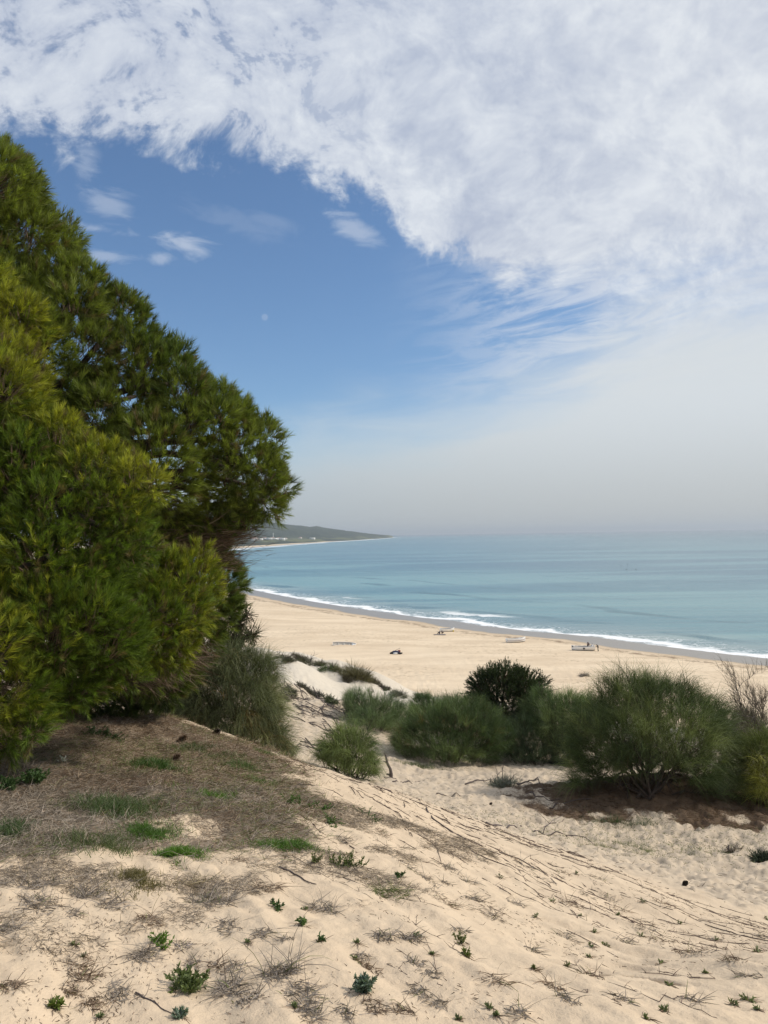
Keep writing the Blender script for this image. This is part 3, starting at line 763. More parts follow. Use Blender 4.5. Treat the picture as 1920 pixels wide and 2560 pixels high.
# bright bush at the edge of the picture
broom('yellow green broom bush close behind the large drooping one', at(1960, 2010, 14.6), [lobe(1920, 1895, 70, 14.7), lobe(1985, 1900, 90, 14.7), lobe(1930, 1960, 60, 14.5), lobe(1900, 2010, 50, 14.6, .6)], 60, (.35, .65), .0058, 16, 2.0, (.085, .105, .025), (.23, .23, .045), 7, .6, seed=17)
broom('greyish green bush behind the yellow green broom', at(1850, 1900, 19), [lobe(1835, 1810, 40, 19), lobe(1880, 1815, 45, 19), lobe(1860, 1850, 45, 18.6)], 60, (.25, .4), .007, 12, .4, (.06, .065, .045), (.12, .125, .085), 4, .8, seed=18)
# hedge of brooms across the middle
broom('rounded dark green broom behind the upright dead stick', gb(1130, 1902), [lobe(1080, 1830, 85, 20.3, .85), lobe(1160, 1825, 90, 20.4, .9), lobe(1215, 1850, 65, 20.2, .8), lobe(1030, 1850, 50, 20.0, .75), lobe(1120, 1860, 90, 19.9, .45)], 80, (.26, .46), .0056, 18, 1.7, (.045, .070, .026), (.100, .132, .052), 10, 1.0, seed=21, rust=.02)
broom('low green broom at the foot of the pale dune crest', gb(930, 1828), [lobe(900, 1760, 48, 23.4, .85), lobe(955, 1775, 48, 23.2, .8), lobe(1010, 1790, 42, 23, .7), lobe(925, 1798, 62, 22.6, .45), lobe(875, 1745, 20, 23.6)], 84, (.24, .42), .006, 16, 1.6, (.055, .085, .038), (.115, .150, .070), 6, 1.0, seed=23)
broom('broad green broom between the rounded one and the juniper', at(1110, 1850, 24), [lobe(1065, 1765, 40, 24.5, .8), lobe(1130, 1775, 55, 24.3, .75), lobe(1200, 1790, 55, 24, .75), lobe(1260, 1815, 50, 23.6, .7)], 80, (.24, .42), .006, 16, 1.6, (.050, .078, .032), (.105, .142, .062), 6, 1.0, seed=25)
broom('bluish green broom filling the gap under the dark juniper', gb(1340, 1898), [lobe(1300, 1845, 55, 21), lobe(1350, 1855, 50, 20.8, .8), lobe(1400, 1850, 55, 20.6), lobe(1330, 1880, 60, 20.4, .35)], 75, (.25, .42), .0062, 16, 1.1, (.050, .073, .038), (.100, .135, .075), 7, 1.0, seed=27)
broom('feathery green broom rising beside the juniper', at(1400, 1870, 20.5), [lobe(1365, 1765, 45, 21.4), lobe(1430, 1775, 50, 20.6), lobe(1480, 1785, 50, 20), lobe(1400, 1810, 60, 20.4), lobe(1330, 1790, 42, 21.6), lobe(1350, 1740, 20, 21.6)], 75, (.28, .48), .0062, 16, 1.4, (.052, .080, .030), (.125, .160, .068), 7, .95, seed=29)
# small bush by the ridge
broom('small drooping green broom just beyond the dune ridge', at(862, 1960, 14.2), [lobe(845, 1855, 48, 14.2), lobe(895, 1860, 48, 14.2), lobe(870, 1900, 55, 14.0), lobe(915, 1905, 38, 14.0), lobe(810, 1890, 32, 14.1), lobe(930, 1925, 22, 13.9)], 95, (.30, .50), .0052, 18, 2.6, (.048, .070, .024), (.115, .145, .050), 7, .5, seed=31)
# weeping bush beneath the pine
broom('weeping grey green broom bush under the outer boughs of the pine', at(590, 1880, 11.4), [lobe(560, 1690, 72, 11.2), lobe(640, 1680, 55, 11.3), lobe(510, 1740, 65, 11.0), lobe(600, 1760, 85, 11.0), lobe(665, 1770, 48, 11.2), lobe(560, 1830, 70, 10.9), lobe(640, 1840, 65, 11.0), lobe(690, 1850, 45, 11.1), lobe(480, 1800, 40, 11.1), lobe(440, 1740, 50, 11.3), lobe(430, 1770, 40, 11.2), lobe(590, 1650, 45, 11.3)], 120, (.32, .58), .0046, 18, 2.8, (.075, .088, .042), (.185, .195, .095), 10, .45, seed=37, rust=.05, inner=.45)
broom('dark green broom low behind the ridge beside the weeping bush', at(700, 1930, 11.9), [lobe(700, 1880, 38, 11.9), lobe(725, 1890, 22, 11.8), lobe(655, 1890, 40, 11.8)], 110, (.22, .36), .005, 15, 1.0, (.040, .062, .022), (.085, .115, .040), 4, .8, seed=39)

broom('added dark bush standing in for the deep shade beneath the pine', at(330, 1790, 11.0), [lobe(330, 1740, 60, 11.0, .7), lobe(230, 1745, 60, 10.6, .7), lobe(400, 1725, 50, 11.4, .8), lobe(130, 1760, 60, 10.2, .7)], 75, (.2, .4), .006, 14, 1.2, (.030, .045, .018), (.06, .08, .03), 5, .7, seed=51)  # added bush, its dark colour fills the gap with the pine's shade
# ---- juniper: stiff dark sprays
def juniper(label, base, lobes, dens, scale=1.0, cA=(.020, .032, .016), cB=(.045, .062, .026), seed=0):
    root = empty('juniper', base); tag(root, label, 'shrub')
    for s_ in range(5):
        a = Acc(); c, R_ = lobes[s_ % len(lobes)]
        a.tube(curve_pts(np.asarray(base)+RNG.normal(size=3)*.05, c+RNG.normal(size=3)*R_*.3, 7, .05, .08), np.linspace(.05, .015, 7), (1, 1, 1), 6)
        a.build('branch', M_bark, root, smooth=True)
    p, nrm, idl = shell_points(lobes, dens, .45, seed, .16, .7); n_ = len(p)
    ax = unit(nrm*1.0+np.array([0, 0, .55])+RNG.normal(size=(n_, 3))*.30)
    k = 26; sl = RNG.uniform(.16, .36, (n_, 1))*scale
    tt = RNG.random((n_, k))
    o = p[:, None]+ax[:, None]*(tt*sl)[..., None]
    rn = unit(RNG.normal(size=(n_, k, 3)))
    d = unit(ax[:, None]*1.0+rn*.75)
    h = np.clip(.5+1.2*vn3(p, 2, seed)+.3*RNG.normal(size=n_), 0, 1)[:, None]
    c_ = np.array(cA)*(1-h)+np.array(cB)*h
    cc = np.repeat(c_[:, None], k, 1)*RNG.uniform(.6, 1.5, (n_, k, 1))
    a = Acc(); a.ribbons(o.reshape(-1, 3), d.reshape(-1, 3), .075*scale*RNG.uniform(.7, 1.2, n_*k), .016*scale, cc.reshape(-1, 3), 1)
    a.ribbons(p-ax*.25, ax, .5, .012, np.array([.06, .045, .03]), 2)
    a.build('foliage', M_needle, root); return root
juniper('dark spiky juniper standing out against the beach', at(1265, 1860, 23.5), [lobe(1255, 1725, 62, 22.6, .9), lobe(1215, 1720, 35, 22.5), lobe(1305, 1725, 42, 22.6), lobe(1265, 1760, 70, 22.5, .7), lobe(1200, 1735, 22, 22.5, .5), lobe(1352, 1712, 13, 22.7, .8)], 170, 1.0, seed=41)
juniper('small juniper tip poking out between pine and weeping bush', at(560, 1700, 12.4), [lobe(628, 1582, 20, 12.2, .7), lobe(600, 1590, 22, 12.2, .8), lobe(570, 1590, 28, 12.2), lobe(615, 1530, 14, 12.2), lobe(590, 1545, 26, 12.2)], 420, .30, (.03, .055, .018), (.06, .095, .03), seed=43)

# ---- bare branching things
def branchy(a, p, d, L, r, col, depth, spread=.55, grav=0., k=5, hug=False, kids=(2, 4)):
    n_ = 5; pts_ = [np.array(p, float)]; d = unit(np.asarray(d, float))
    for i in range(n_-1):
        q = pts_[-1]+d*L/(n_-1)
        if hug: q[2] = gz1(q[0], q[1])+hug
        pts_.append(q); d = unit(d+RNG.normal(size=3)*.22+np.array([0, 0, grav]))
    a.tube(pts_, np.linspace(r, r*.5, n_), col, k)
    if depth > 0:
        for _ in range(RNG.integers(*kids)):
            i = RNG.integers(1, n_); dd_ = unit(d+RNG.normal(size=3)*spread)
            branchy(a, pts_[i], dd_, L*RNG.uniform(.5, .8), r*.55, col, depth-1, spread, grav, max(3, k-1), hug, kids)
def bare_shrub(label, base, H, col, lean=(0, 0, 1), n=7, depth=3, r=.02, name='bare_shrub', cat='shrub', tw=1500, twl=.3, tww=.005, droop=.9):
    root = empty(name, base); tag(root, label, cat)
    tips = Acc()
    for i in range(n):
        a = Acc(); d = unit(np.array(lean)+RNG.normal(size=3)*np.array([.55, .55, .2]))
        branchy(a, base, d, H*.6, r, (1, 1, 1), depth, .5, .05, kids=(2, 5))
        a.build('branch', M_wood, root)
        v = np.concatenate(a.v); v = v[RNG.integers(0, len(v), tw//n)]
        dd_ = unit(v-np.asarray(base)+RNG.normal(size=v.shape)*.4)
        tips.ribbons(v, dd_, RNG.uniform(.4, 1, len(v))*twl, tww, np.array(col)*RNG.uniform(.6, 1.5, (len(v), 1)), 4, droop, curl=.4)
    tips.build('twigs', M_dry, root)
    return root
bare_shrub('nearly leafless grey brown shrub against the beach sand', at(1925, 1900, 17.0), 1.9, (.11, .09, .07), (.04, 0, 1), 8, 3, .018, tw=4200, twl=.45, tww=.0055)
def dry_bush(label, px, py, wpx, Y=None, col=(.16, .145, .12), n=700, name='dry_bush', L=.16, w=.006, cat='shrub', flat=.5):
    b_ = hit(px, py); s = b_[1]/FPX; R_ = wpx/2*s
    root = empty(name, b_); tag(root, label, cat)
    a = Acc(); d = unit(RNG.normal(size=(n, 3))*np.array([1, 1, .6])); d[:, 2] = np.abs(d[:, 2])
    ns_ = 6; sc_ = np.column_stack([RNG.uniform(-.75, .75, ns_), RNG.normal(size=ns_)*.35]); sr_ = RNG.uniform(.28, .6, ns_); si = RNG.integers(0, ns_, n)
    off = np.column_stack([sc_[si], np.zeros(n)])
    q = d*sr_[si][:, None]*(RNG.random((n, 1))**.5)
    p = b_+(off+q)*R_*np.array([1, 1, flat*2.2]); up_ = p[:, 2]-b_[2]
    p[:, 2] = ground_z(p[:, 0], p[:, 1])+np.maximum(up_, 0)
    a.ribbons(p, unit(d+RNG.normal(size=(n, 3))*.5+np.array([0, 0, .4])), RNG.uniform(.5, 1.2, n)*L, w, np.array(col)*RNG.uniform(.55, 1.6, (n, 1)), 3, .3, curl=.6)
    a.build('twigs', M_dry, root)
    st = Acc()
    for i in range(5): branchy(st, b_-np.array([0, 0, .02]), np.array([RNG.normal()*.8, RNG.normal()*.8, .7]), R_*.8, .012, (1, 1, 1), 1)
    st.build('branch', M_wood, root); return root
dry_bush('silvery grey low shrub on its own sand hummock in the hollow', 1255, 1962, 95, col=(.13, .145, .12), n=1500, L=.15, flat=.45)
dry_bush('small purplish grey dry bush at the foot of the brooms', 1310, 1905, 50, col=(.22, .18, .16), n=600, L=.22)
dry_bush('dark grey leafy clump beside the left fringe of the large bush', 1385, 1908, 62, col=(.055, .06, .055), n=1100, L=.16, w=.01)
dry_bush('dark green low clump alone on trampled sand', 1905, 2150, 42, col=(.045, .06, .04), n=500, L=.14, w=.012)
dry_bush('low brown scrub cushion at the near toe of the slope', 1830, 2130, 50, col=(.12, .10, .08), n=220, L=.10, flat=.25)
dry_bush('grey driftwood bush lying alone on the open beach', 1461, 1691, 22, col=(.25, .22, .19), n=260, L=.9, w=.05, name='driftwood_bush')
# scrub along the pale crest far left of the brooms
for i, (px, py, wpx, col, lb) in enumerate([
    (718, 1650, 40, (.055, .055, .035), 'dark creeping scrub on the highest part of the pale crest'),
    (775, 1655, 50, (.065, .065, .04), 'brown green scrub mat trailing over the pale crest'),
    (825, 1672, 42, (.05, .07, .03), 'rounded green scrub cushion on the pale crest'),
    (718, 1722, 40, (.06, .06, .045), 'grey green scrub cushion low on the pale dune'),
    (762, 1724, 28, (.075, .07, .055), 'small grey scrub cushion beside a slightly larger one'),
    (790, 1742, 36, (.055, .055, .045), 'dark scrub clump above the tangle of dead sticks'),
    (870, 1700, 24, (.08, .07, .05), 'tiny brown scrub clump under the tall grass tuft'),
    (1000, 1738, 34, (.11, .11, .08), 'sparse olive scrub on the far pale sand bank'),
    (690, 1646, 46, (.05, .05, .035), 'dark scrub at the upper end of the pale crest next to the weeping bush'), (745, 1648, 34, (.06, .055, .035), 'low scrub between dark creeping scrub and the brown green mat'),
    (800, 1664, 34, (.07, .07, .04), 'thin scrub bridging mat and rounded cushion on the crest'), (850, 1682, 36, (.10, .10, .05), 'yellowish grass scrub between rounded cushion and tall grass tuft'),
    (935, 1706, 36, (.08, .07, .05), 'brown scrub on the steep end of the crest past the grass tuft'), (960, 1724, 26, (.07, .06, .05), 'dark stems where the crest meets the beach'),
    (680, 1700, 34, (.06, .06, .04), 'grey scrub half hidden by the weeping bush'), (700, 1745, 40, (.06, .055, .045), 'low dark scrub at the top of the dead branches'),
    (1060, 1744, 30, (.10, .10, .07), 'pale scrub far along the sand bank behind the brooms'), (830, 1755, 30, (.06, .07, .04), 'small scrub at the edge of the low broom')]):
    dry_bush(lb, px, py, wpx*1.15, col=tuple(x*1.6 for x in col), n=560, L=.18, w=.016, name='dune_scrub', flat=.28)['group'] = 'scrub on the pale dune crest'
g_ = dry_bush('tall brownish grass tuft crowning the pale dune crest', 905, 1697, 80, col=(.115, .105, .055), n=1500, L=.6, w=.014, name='dune_grass_tuft', flat=.15, cat='grass tuft')
# ------------------------------------------------------------ boats, people and things on the beach
def plain(name, col, rough=.5, spec=.4, var=.06, sc_=3):
    return simple(name, col, rough, var, sc_, spec)
M_white = plain('white_boat_paint', (.86, .85, .82), .45)
M_dark = plain('dark_hull_paint', (.045, .04, .045), .6)
M_blue = plain('grey_purple_stripe', (.32, .30, .36), .5)
M_inner = plain('worn_boat_inside', (.50, .48, .44), .7)
M_yellow = plain('yellow_paint', (.55, .42, .08), .6)
M_skin = plain('skin', (.34, .20, .13), .6); M_hair = plain('hair', (.02, .015, .012), .8)
M_black = plain('black_cloth', (.025, .025, .03), .9); M_wcloth = plain('white_cloth', (.75, .74, .72), .9)
M_brown = plain('brown_cloth', (.17, .12, .10), .9); M_red = plain('red_cloth', (.20, .05, .05), .9); M_navy = plain('navy_cloth', (.04, .045, .08), .9)
M_rope = plain('rope', (.35, .28, .2), .9)
def xf(v, loc, yaw, tilt=(0, 0), s=1.0):
    v = np.asarray(v, float)*s; c, s_ = math.cos(tilt[0]), math.sin(tilt[0])
    v = v @ np.array([[1, 0, 0], [0, c, s_], [0, -s_, c]])        # roll about x
    c, s_ = math.cos(tilt[1]), math.sin(tilt[1])
    v = v @ np.array([[c, 0, -s_], [0, 1, 0], [s_, 0, c]])
    c, s_ = math.cos(yaw), math.sin(yaw)
    v = v @ np.array([[c, s_, 0], [-s_, c, 0], [0, 0, 1]])
    return v+np.asarray(loc)
def hull_grid(L, Bm, H, off=0.0, ns=25, nk_=10, s0=0., s1=1.):
    t = np.linspace(-1, 1, ns); s = np.linspace(s0, s1, nk_)
    T, S_ = np.meshgrid(t, s, indexing='ij')
    half = Bm/2*np.where(T > 0, (1-np.abs(T)**2.4), 1-.32*np.abs(T)**2.2)-off
    half = np.maximum(half, .012)
    sheer = H*(1+.30*T**2*(T > 0)+.10*T**2*(T <= 0)); keel = H*.20*np.clip(T, 0, 1)**3+off*1.2
    return T*L/2*(1-.03*(off > 0)), half*np.sin(S_*math.pi/2)**.75, keel+(sheer-keel)*S_**1.5
def grid_faces(a, b_):
    i = np.arange(a-1)[:, None]*b_; j = np.arange(b_-1)[None]
    return np.stack([i+j, i+b_+j, i+b_+j+1, i+j+1], -1).reshape(-1, 4)
def box(cx, cy, cz, sx, sy, sz):
    v = np.array([(x_*sx/2+cx, y_*sy/2+cy, z_*sz/2+cz) for z_ in (-1, 1) for x_, y_ in ((-1, -1), (1, -1), (1, 1), (-1, 1))], float)
    return v, np.array([(0, 3, 2, 1), (4, 5, 6, 7), (0, 1, 5, 4), (1, 2, 6, 5), (2, 3, 7, 6), (3, 0, 4, 7)])
W3 = (1, 1, 1)
def boat(label, px, py, L, yaw, tilt=(0, 0), sink=.0, group='white fishing boats drawn up on the beach', Bm=None, H=.62, stripe=None, extras=()):
    loc = hit(px, py); loc[2] -= sink
    Bm = Bm or L*.34
    root = empty('fishing_boat', loc); tag(root, label, 'boat', group)
    def put(nm, v, f, m, par=root, smooth=False):
        a = Acc(); a.add(xf(v, loc, yaw, tilt), f.astype(np.int32), W3)
        return a.build(nm, m, par, origin=np.array(loc), smooth=smooth)
    def side(nm, s0, s1, off, m, flip=False, ns=25, nk_=8):
        x_, y_, z_ = hull_grid(L, Bm, H, off, ns, nk_, s0, s1)
        v = np.concatenate([np.stack([x_, y_, z_], -1).reshape(-1, 3), np.stack([x_, -y_, z_], -1).reshape(-1, 3)])
        f = grid_faces(ns, nk_); f = np.concatenate([f, f[:, ::-1]+ns*nk_])
        return put(nm, v, f, m, smooth=True)
    side('hull', .30, 1, 0, M_white); side('bottom', 0, .30, 0.004, M_dark); side('lining', 0, .985, .05, M_inner)
    if stripe: side('stripe', .60, .72, -.006, stripe)
    # gunwale, transom, thwarts
    x_, y_, z_ = hull_grid(L, Bm, H, 0, 25, 2, .97, 1)
    a = Acc()
    for sg in (1, -1):
        pts_ = np.stack([x_[:, 1], sg*y_[:, 1], z_[:, 1]], -1); a.tube(xf(pts_, loc, yaw, tilt), .045, W3, 6)
    a.build('gunwale', M_white, root, origin=np.array(loc))
    w_ = Bm/2*.68; v = np.array([(-L/2, -w_, H*1.1), (-L/2, w_, H*1.1), (-L/2, w_*.8, H*.45), (-L/2, w_*.3, .03), (-L/2, -w_*.3, .03), (-L/2, -w_*.8, H*.45)])
    v = np.concatenate([v, v+np.array([.05, 0, 0])]); a = Acc()
    vv = xf(v, loc, yaw, tilt)
    f4 = [(0, 1, 2, 5), (5, 2, 3, 4), (6, 11, 8, 7), (11, 10, 9, 8), (0, 6, 7, 1), (1, 7, 8, 2), (2, 8, 9, 3), (3, 9, 10, 4), (4, 10, 11, 5), (5, 11, 6, 0)]
    a.add(vv, np.array(f4, dtype=np.int32), W3); a.build('transom', M_white, root, origin=np.array(loc))
    for tx in (-.5, -.05, .4):
        hb_ = Bm/2*(1-abs(tx)**2.4 if tx > 0 else 1-.32*abs(tx)**2.2)*.9
        v, f = box(tx*L/2, 0, H*.70, .24, hb_*2, .04); put('seat', v, f, M_inner)
    v, f = box(L/2*.78, 0, H*.98, L*.17, Bm*.34, .05); put('foredeck', v, f, M_white)
    for (nm, bx_, m_) in extras:
        v, f = box(*bx_); put(nm, v, f, m_)
    return root, loc
boat('white boat farthest along the beach with two people sitting near it', 1118, 1579, 4.3, rad(8), (rad(3), 0), .05, stripe=None, H=.95, extras=[('fender', (1.75, -.5, .25, .35, .25, .5), M_yellow), ('oar', (.9, 0, .80, 1.6, .08, .06), M_wood)])
boat('white boat with a grey side stripe standing alone, high on the sand', 1290, 1606, 5.2, rad(10), (rad(-3), rad(-1)), .04, stripe=M_blue, H=1.05, extras=[('engine_box', (.9, 0, .9, .5, .5, .45), M_white), ('mooring_post', (.3, 0, .95, .1, .1, .5), M_white)])
BT, BL = boat('long white boat with dark bottom surrounded by four people', 1458, 1626, 5.5, rad(172), (0, rad(1)), .04, H=1.0, extras=[('hatch', (-.1, 1.00, .62, .42, .1, .36), M_black), ('crate', (1.7, -.1, .98, .5, .45, .35), M_brown), ('oar', (.1, -.2, 1.02, 2.2, .08, .06), M_wood), ('fender', (2.5, .2, 1.1, .25, .25, .3), M_black)])
# half-buried wreck
wr, wl = boat('low white boat lying tilted and half buried in the sand', 861, 1612, 6.0, rad(4), (rad(24), rad(3)), .42, H=.72)
wr['group'] = 'white fishing boats drawn up on the beach'
# heap of gear
def heap():
    loc = hit(990, 1635); root = empty('beach_gear_heap', loc)
    tag(root, 'dark heap of beach gear with a red bundle on top and a white cloth', 'gear heap')
    def lump(nm, c, r_, m_, seed):
        u_ = np.linspace(0, 2*math.pi, 18, endpoint=False); w_ = np.linspace(-.5*math.pi, .5*math.pi, 10)
        U_, W_ = np.meshgrid(u_, w_, indexing='ij')
        v = np.stack([np.cos(U_)*np.cos(W_), np.sin(U_)*np.cos(W_), np.sin(W_)], -1)
        k = 1+.35*vnoise(v[..., 0]*2+seed, v[..., 1]*2+v[..., 2]*1.7, seed)
        v = v*k[..., None]*np.array(r_)+np.array(c)+loc
        f = grid_faces(18, 10); wrap = np.stack([17*10+np.arange(9), np.arange(9), np.arange(9)+1, 17*10+np.arange(9)+1], 1)
        a = Acc(); a.add(v, np.concatenate([f, wrap]).astype(np.int32), W3); a.build(nm, m_, root, origin=loc, smooth=True)
    lump('bag', (-.95, 0, .22), (.55, .4, .3), M_black, 1); lump('tarp', (0, .2, .42), (1.0, .6, .34), M_navy, 2)
    lump('bundle', (.75, .2, .62), (.35, .3, .26), M_red, 3); lump('cloth', (-.15, -.35, .2), (.55, .3, .22), M_wcloth, 4)
    lump('bag', (.95, -.2, .22), (.6, .35, .22), M_black, 5)
    a = Acc(); a.tube(np.array([(-1.2, .1, .2), (0, .3, .85), (1.0, .3, 1.35)])+loc, .04, W3); a.build('pole', M_wood, root, origin=loc)
heap()
# people ------------------------------------------------------------
def person(label, loc, yaw, pose, top, bottom, skin=M_skin, group=None):
    J = dict(pel=(0, 0, .95), sp=(0, .01, 1.12), ch=(0, .0, 1.33), nk=(0, 0, 1.50), hd=(0, .02, 1.60), ht=(0, .015, 1.71))
    for s_, k in ((1, 'r'), (-1, 'l')):
        J.update({'sh'+k: (.185*s_, 0, 1.43), 'el'+k: (.23*s_, -.02, 1.14), 'wr'+k: (.25*s_, .06, .90), 'hp'+k: (.10*s_, 0, .90), 'kn'+k: (.11*s_, .03, .50), 'an'+k: (.11*s_, 0, .08), 'to'+k: (.13*s_, .18, .03)})
    J.update(pose); J = {k: np.array(v, float) for k, v in J.items()}
    V_, E_, Rr = [], [], []
    idx = {}
    def vtx(k, p, r_): idx[k] = len(V_); V_.append(p); Rr.append(r_); return idx[k]
    def edge(a_, b_): E_.append((idx[a_], idx[b_]))
    for k, r_ in (('pel', .135), ('sp', .12), ('ch', .15), ('nk', .055), ('hd', .085), ('ht', .075)): vtx(k, J[k], r_)
    for a_, b_ in (('pel', 'sp'), ('sp', 'ch'), ('ch', 'nk'), ('nk', 'hd'), ('hd', 'ht')): edge(a_, b_)
    fwd = unit(J['hd']-J['nk']+0*J['hd'])
    # nose
    vtx('no', J['hd']+np.array([0, .10, -.01]), .014); edge('hd', 'no')
    for s_, k in ((1, 'r'), (-1, 'l')):
        vtx('ear'+k, J['hd']+np.array([s_*.09, 0, 0]), .014); edge('hd', 'ear'+k)
        for nm, r_ in (('sh', .058), ('el', .044), ('wr', .028), ('hp', .095), ('kn', .058), ('an', .038), ('to', .032)): vtx(nm+k, J[nm+k], r_)
        for a_, b_ in (('ch', 'sh'+k), ('sh'+k, 'el'+k), ('el'+k, 'wr'+k), ('pel', 'hp'+k), ('hp'+k, 'kn'+k), ('kn'+k, 'an'+k), ('an'+k, 'to'+k)): edge(a_, b_)
        hd_ = unit(J['wr'+k]-J['el'+k]); sd_ = unit(np.cross(hd_, np.array([0.3, 1, .2]))); nd_ = np.cross(hd_, sd_)
        vtx('pm'+k, J['wr'+k]+hd_*.07, .03); edge('wr'+k, 'pm'+k)
        for fi, (o_, l_) in enumerate(((-.030, .070), (-.010, .085), (.011, .080), (.030, .060))):
            b0 = J['wr'+k]+hd_*.085+sd_*o_; vtx('f%d%s' % (fi, k), b0+hd_*l_*.5+nd_*.008, .0085); edge('pm'+k, 'f%d%s' % (fi, k))
            vtx('g%d%s' % (fi, k), b0+hd_*l_*.9+nd_*.03, .0075); edge('f%d%s' % (fi, k), 'g%d%s' % (fi, k))
        vtx('th'+k, J['wr'+k]+hd_*.06+sd_*-.055, .010); edge('wr'+k, 'th'+k)
    root = empty('person', loc); root.rotation_euler = (0, 0, yaw); tag(root, label, 'person', group)
    me = bpy.data.meshes.new('body'); me.from_pydata([tuple(v) for v in V_], E_, [])
    o = bpy.data.objects.new('body', me); COL.objects.link(o); o.parent = root; me.materials.append(skin)
    md = o.modifiers.new('Skin', 'SKIN'); md.use_smooth_shade = True
    sv = me.skin_vertices[0].data if me.skin_vertices else None
    if sv is None:
        bmm = __import__('bmesh').new(); bmm.from_mesh(me); bmm.verts.layers.skin.verify(); bmm.to_mesh(me); bmm.free(); sv = me.skin_vertices[0].data
    for i_, r_ in enumerate(Rr): sv[i_].radius = (r_, r_*(.72 if i_ in (0, 1, 2) else 1)); sv[i_].use_root = (i_ == 0)
    o.modifiers.new('Subsurf', 'SUBSURF').levels = 1
    me.materials[0] = skin
    def garment(nm, chains, m_):
        a = Acc()
        for ks, rs_ in chains:
            pp = np.array([J[k] if isinstance(k, str) else k for k in ks]); q = np.linspace(0, len(pp)-1, 4*len(pp))
            pp2 = np.stack([np.interp(q, range(len(pp)), pp[:, c]) for c in range(3)], 1); rr2 = np.interp(q, range(len(pp)), rs_)
            a.tube(pp2, rr2, W3, 12)
        c_ = a.build(nm, m_, None, origin=np.zeros(3), smooth=True); c_.parent = root; return c_
    if top is not None:
        garment('shirt', [(['pel', 'sp', 'ch', 'nk'], [.165, .155, .18, .075])]+[(['ch', 'sh'+k, 'el'+k], [.10, .085, .06]) for k in 'rl'], top)
    if bottom is not None:
        garment('trousers', [(['pel', 'sp'], [.16, .15])]+[(['pel', 'hp'+k, 'kn'+k, 'an'+k], [.13, .115, .08, .06]) for k in 'rl'], bottom)
    a = Acc(); hc = J['hd']; dirh = unit(J['ht']-J['hd'])
    garment('hair', [([hc-np.array([0, .03, 0]), J['ht']-np.array([0, .01, 0]), J['ht']+dirh*.04], [.092, .095, .03])], M_hair)
    return root
GP = None
deckz = .42
# in the boat, its gunwale hides the legs
c = BL.copy()
def bp(dx, dy, dz=0.): return np.array([c[0]+dx, c[1]+dy, dz])
q = at(1471, 1617, 1.0)
def beside(px, py):
    h_ = hit(px, py); return h_
s_ = c[1]/FPX
p1 = np.array([c[0]+(1471-1460)*s_, c[1]-.15, c[2]+.30]); person('person standing inside the long boat in a pale top and dark trousers', p1, rad(-80), {}, M_brown, M_black)
p2 = np.array([c[0]+(1477.5-1460)*s_, c[1]+1.6, 0]); p2[2] = gz1(p2[0], p2[1]); person('person in black standing on the seaward side of the long boat', p2, rad(170), {'hd': (0, .05, 1.58), 'ht': (0, .07, 1.69)}, M_black, M_black)
bend = {'sp': (0, .06, 1.10), 'ch': (0, .20, 1.26), 'nk': (0, .32, 1.38), 'hd': (0, .40, 1.45), 'ht': (0, .45, 1.55), 'shr': (.185, .24, 1.34), 'shl': (-.185, .24, 1.34), 'elr': (.21, .42, 1.12), 'ell': (-.21, .42, 1.12), 'wrr': (.16, .62, 1.0), 'wrl': (-.16, .62, 1.0)}
p3 = beside(1481, 1626.5); person('person in a white shirt and black shorts bending over the boat side', p3, rad(-15), bend, M_wcloth, M_black)
lean = {'sp': (0, -.03, 1.12), 'ch': (0, .05, 1.32), 'nk': (0, .16, 1.47), 'hd': (0, .25, 1.55), 'ht': (0, .30, 1.66), 'shr': (.18, .08, 1.40), 'shl': (-.18, .08, 1.40), 'elr': (.2, .30, 1.2), 'ell': (-.2, .30, 1.2), 'wrr': (.14, .52, 1.1), 'wrl': (-.14, .52, 1.1), 'anr': (.11, -.15, .08), 'tor': (.13, .03, .03), 'knr': (.11, -.03, .48)}
p4 = beside(1495, 1628.5); person('person in black leaning on the end of the long boat', p4, rad(85), lean, M_black, M_black)
sit = {'pel': (0, 0, .12), 'sp': (0, -.03, .30), 'ch': (0, -.02, .52), 'nk': (0, .02, .70), 'hd': (0, .05, .80), 'ht': (0, .05, .91)}
for s2, k in ((1, 'r'), (-1, 'l')):
    sit.update({'sh'+k: (.185*s2, 0, .63), 'el'+k: (.24*s2, .12, .40), 'wr'+k: (.16*s2, .34, .44), 'hp'+k: (.10*s2, .03, .12), 'kn'+k: (.13*s2, .38, .46), 'an'+k: (.12*s2, .62, .07), 'to'+k: (.12*s2, .78, .04)})
person('person in dark clothes sitting on the sand near the farthest boat', hit(1099, 1585), rad(60), sit, M_navy, M_black)
person('second seated person, closer to the hull of the farthest boat', hit(1105, 1584), rad(-40), sit, M_brown, M_black)
mt = hit(1099, 1587); v, f = box(0, 0, .03, 3.4, 1.4, .05); v = v+mt; a = Acc(); a.add(v, f.astype(np.int32), W3); tag(a.build('beach_mat', M_navy, None, origin=mt), 'dark mat spread on the sand under the seated pair', 'mat')
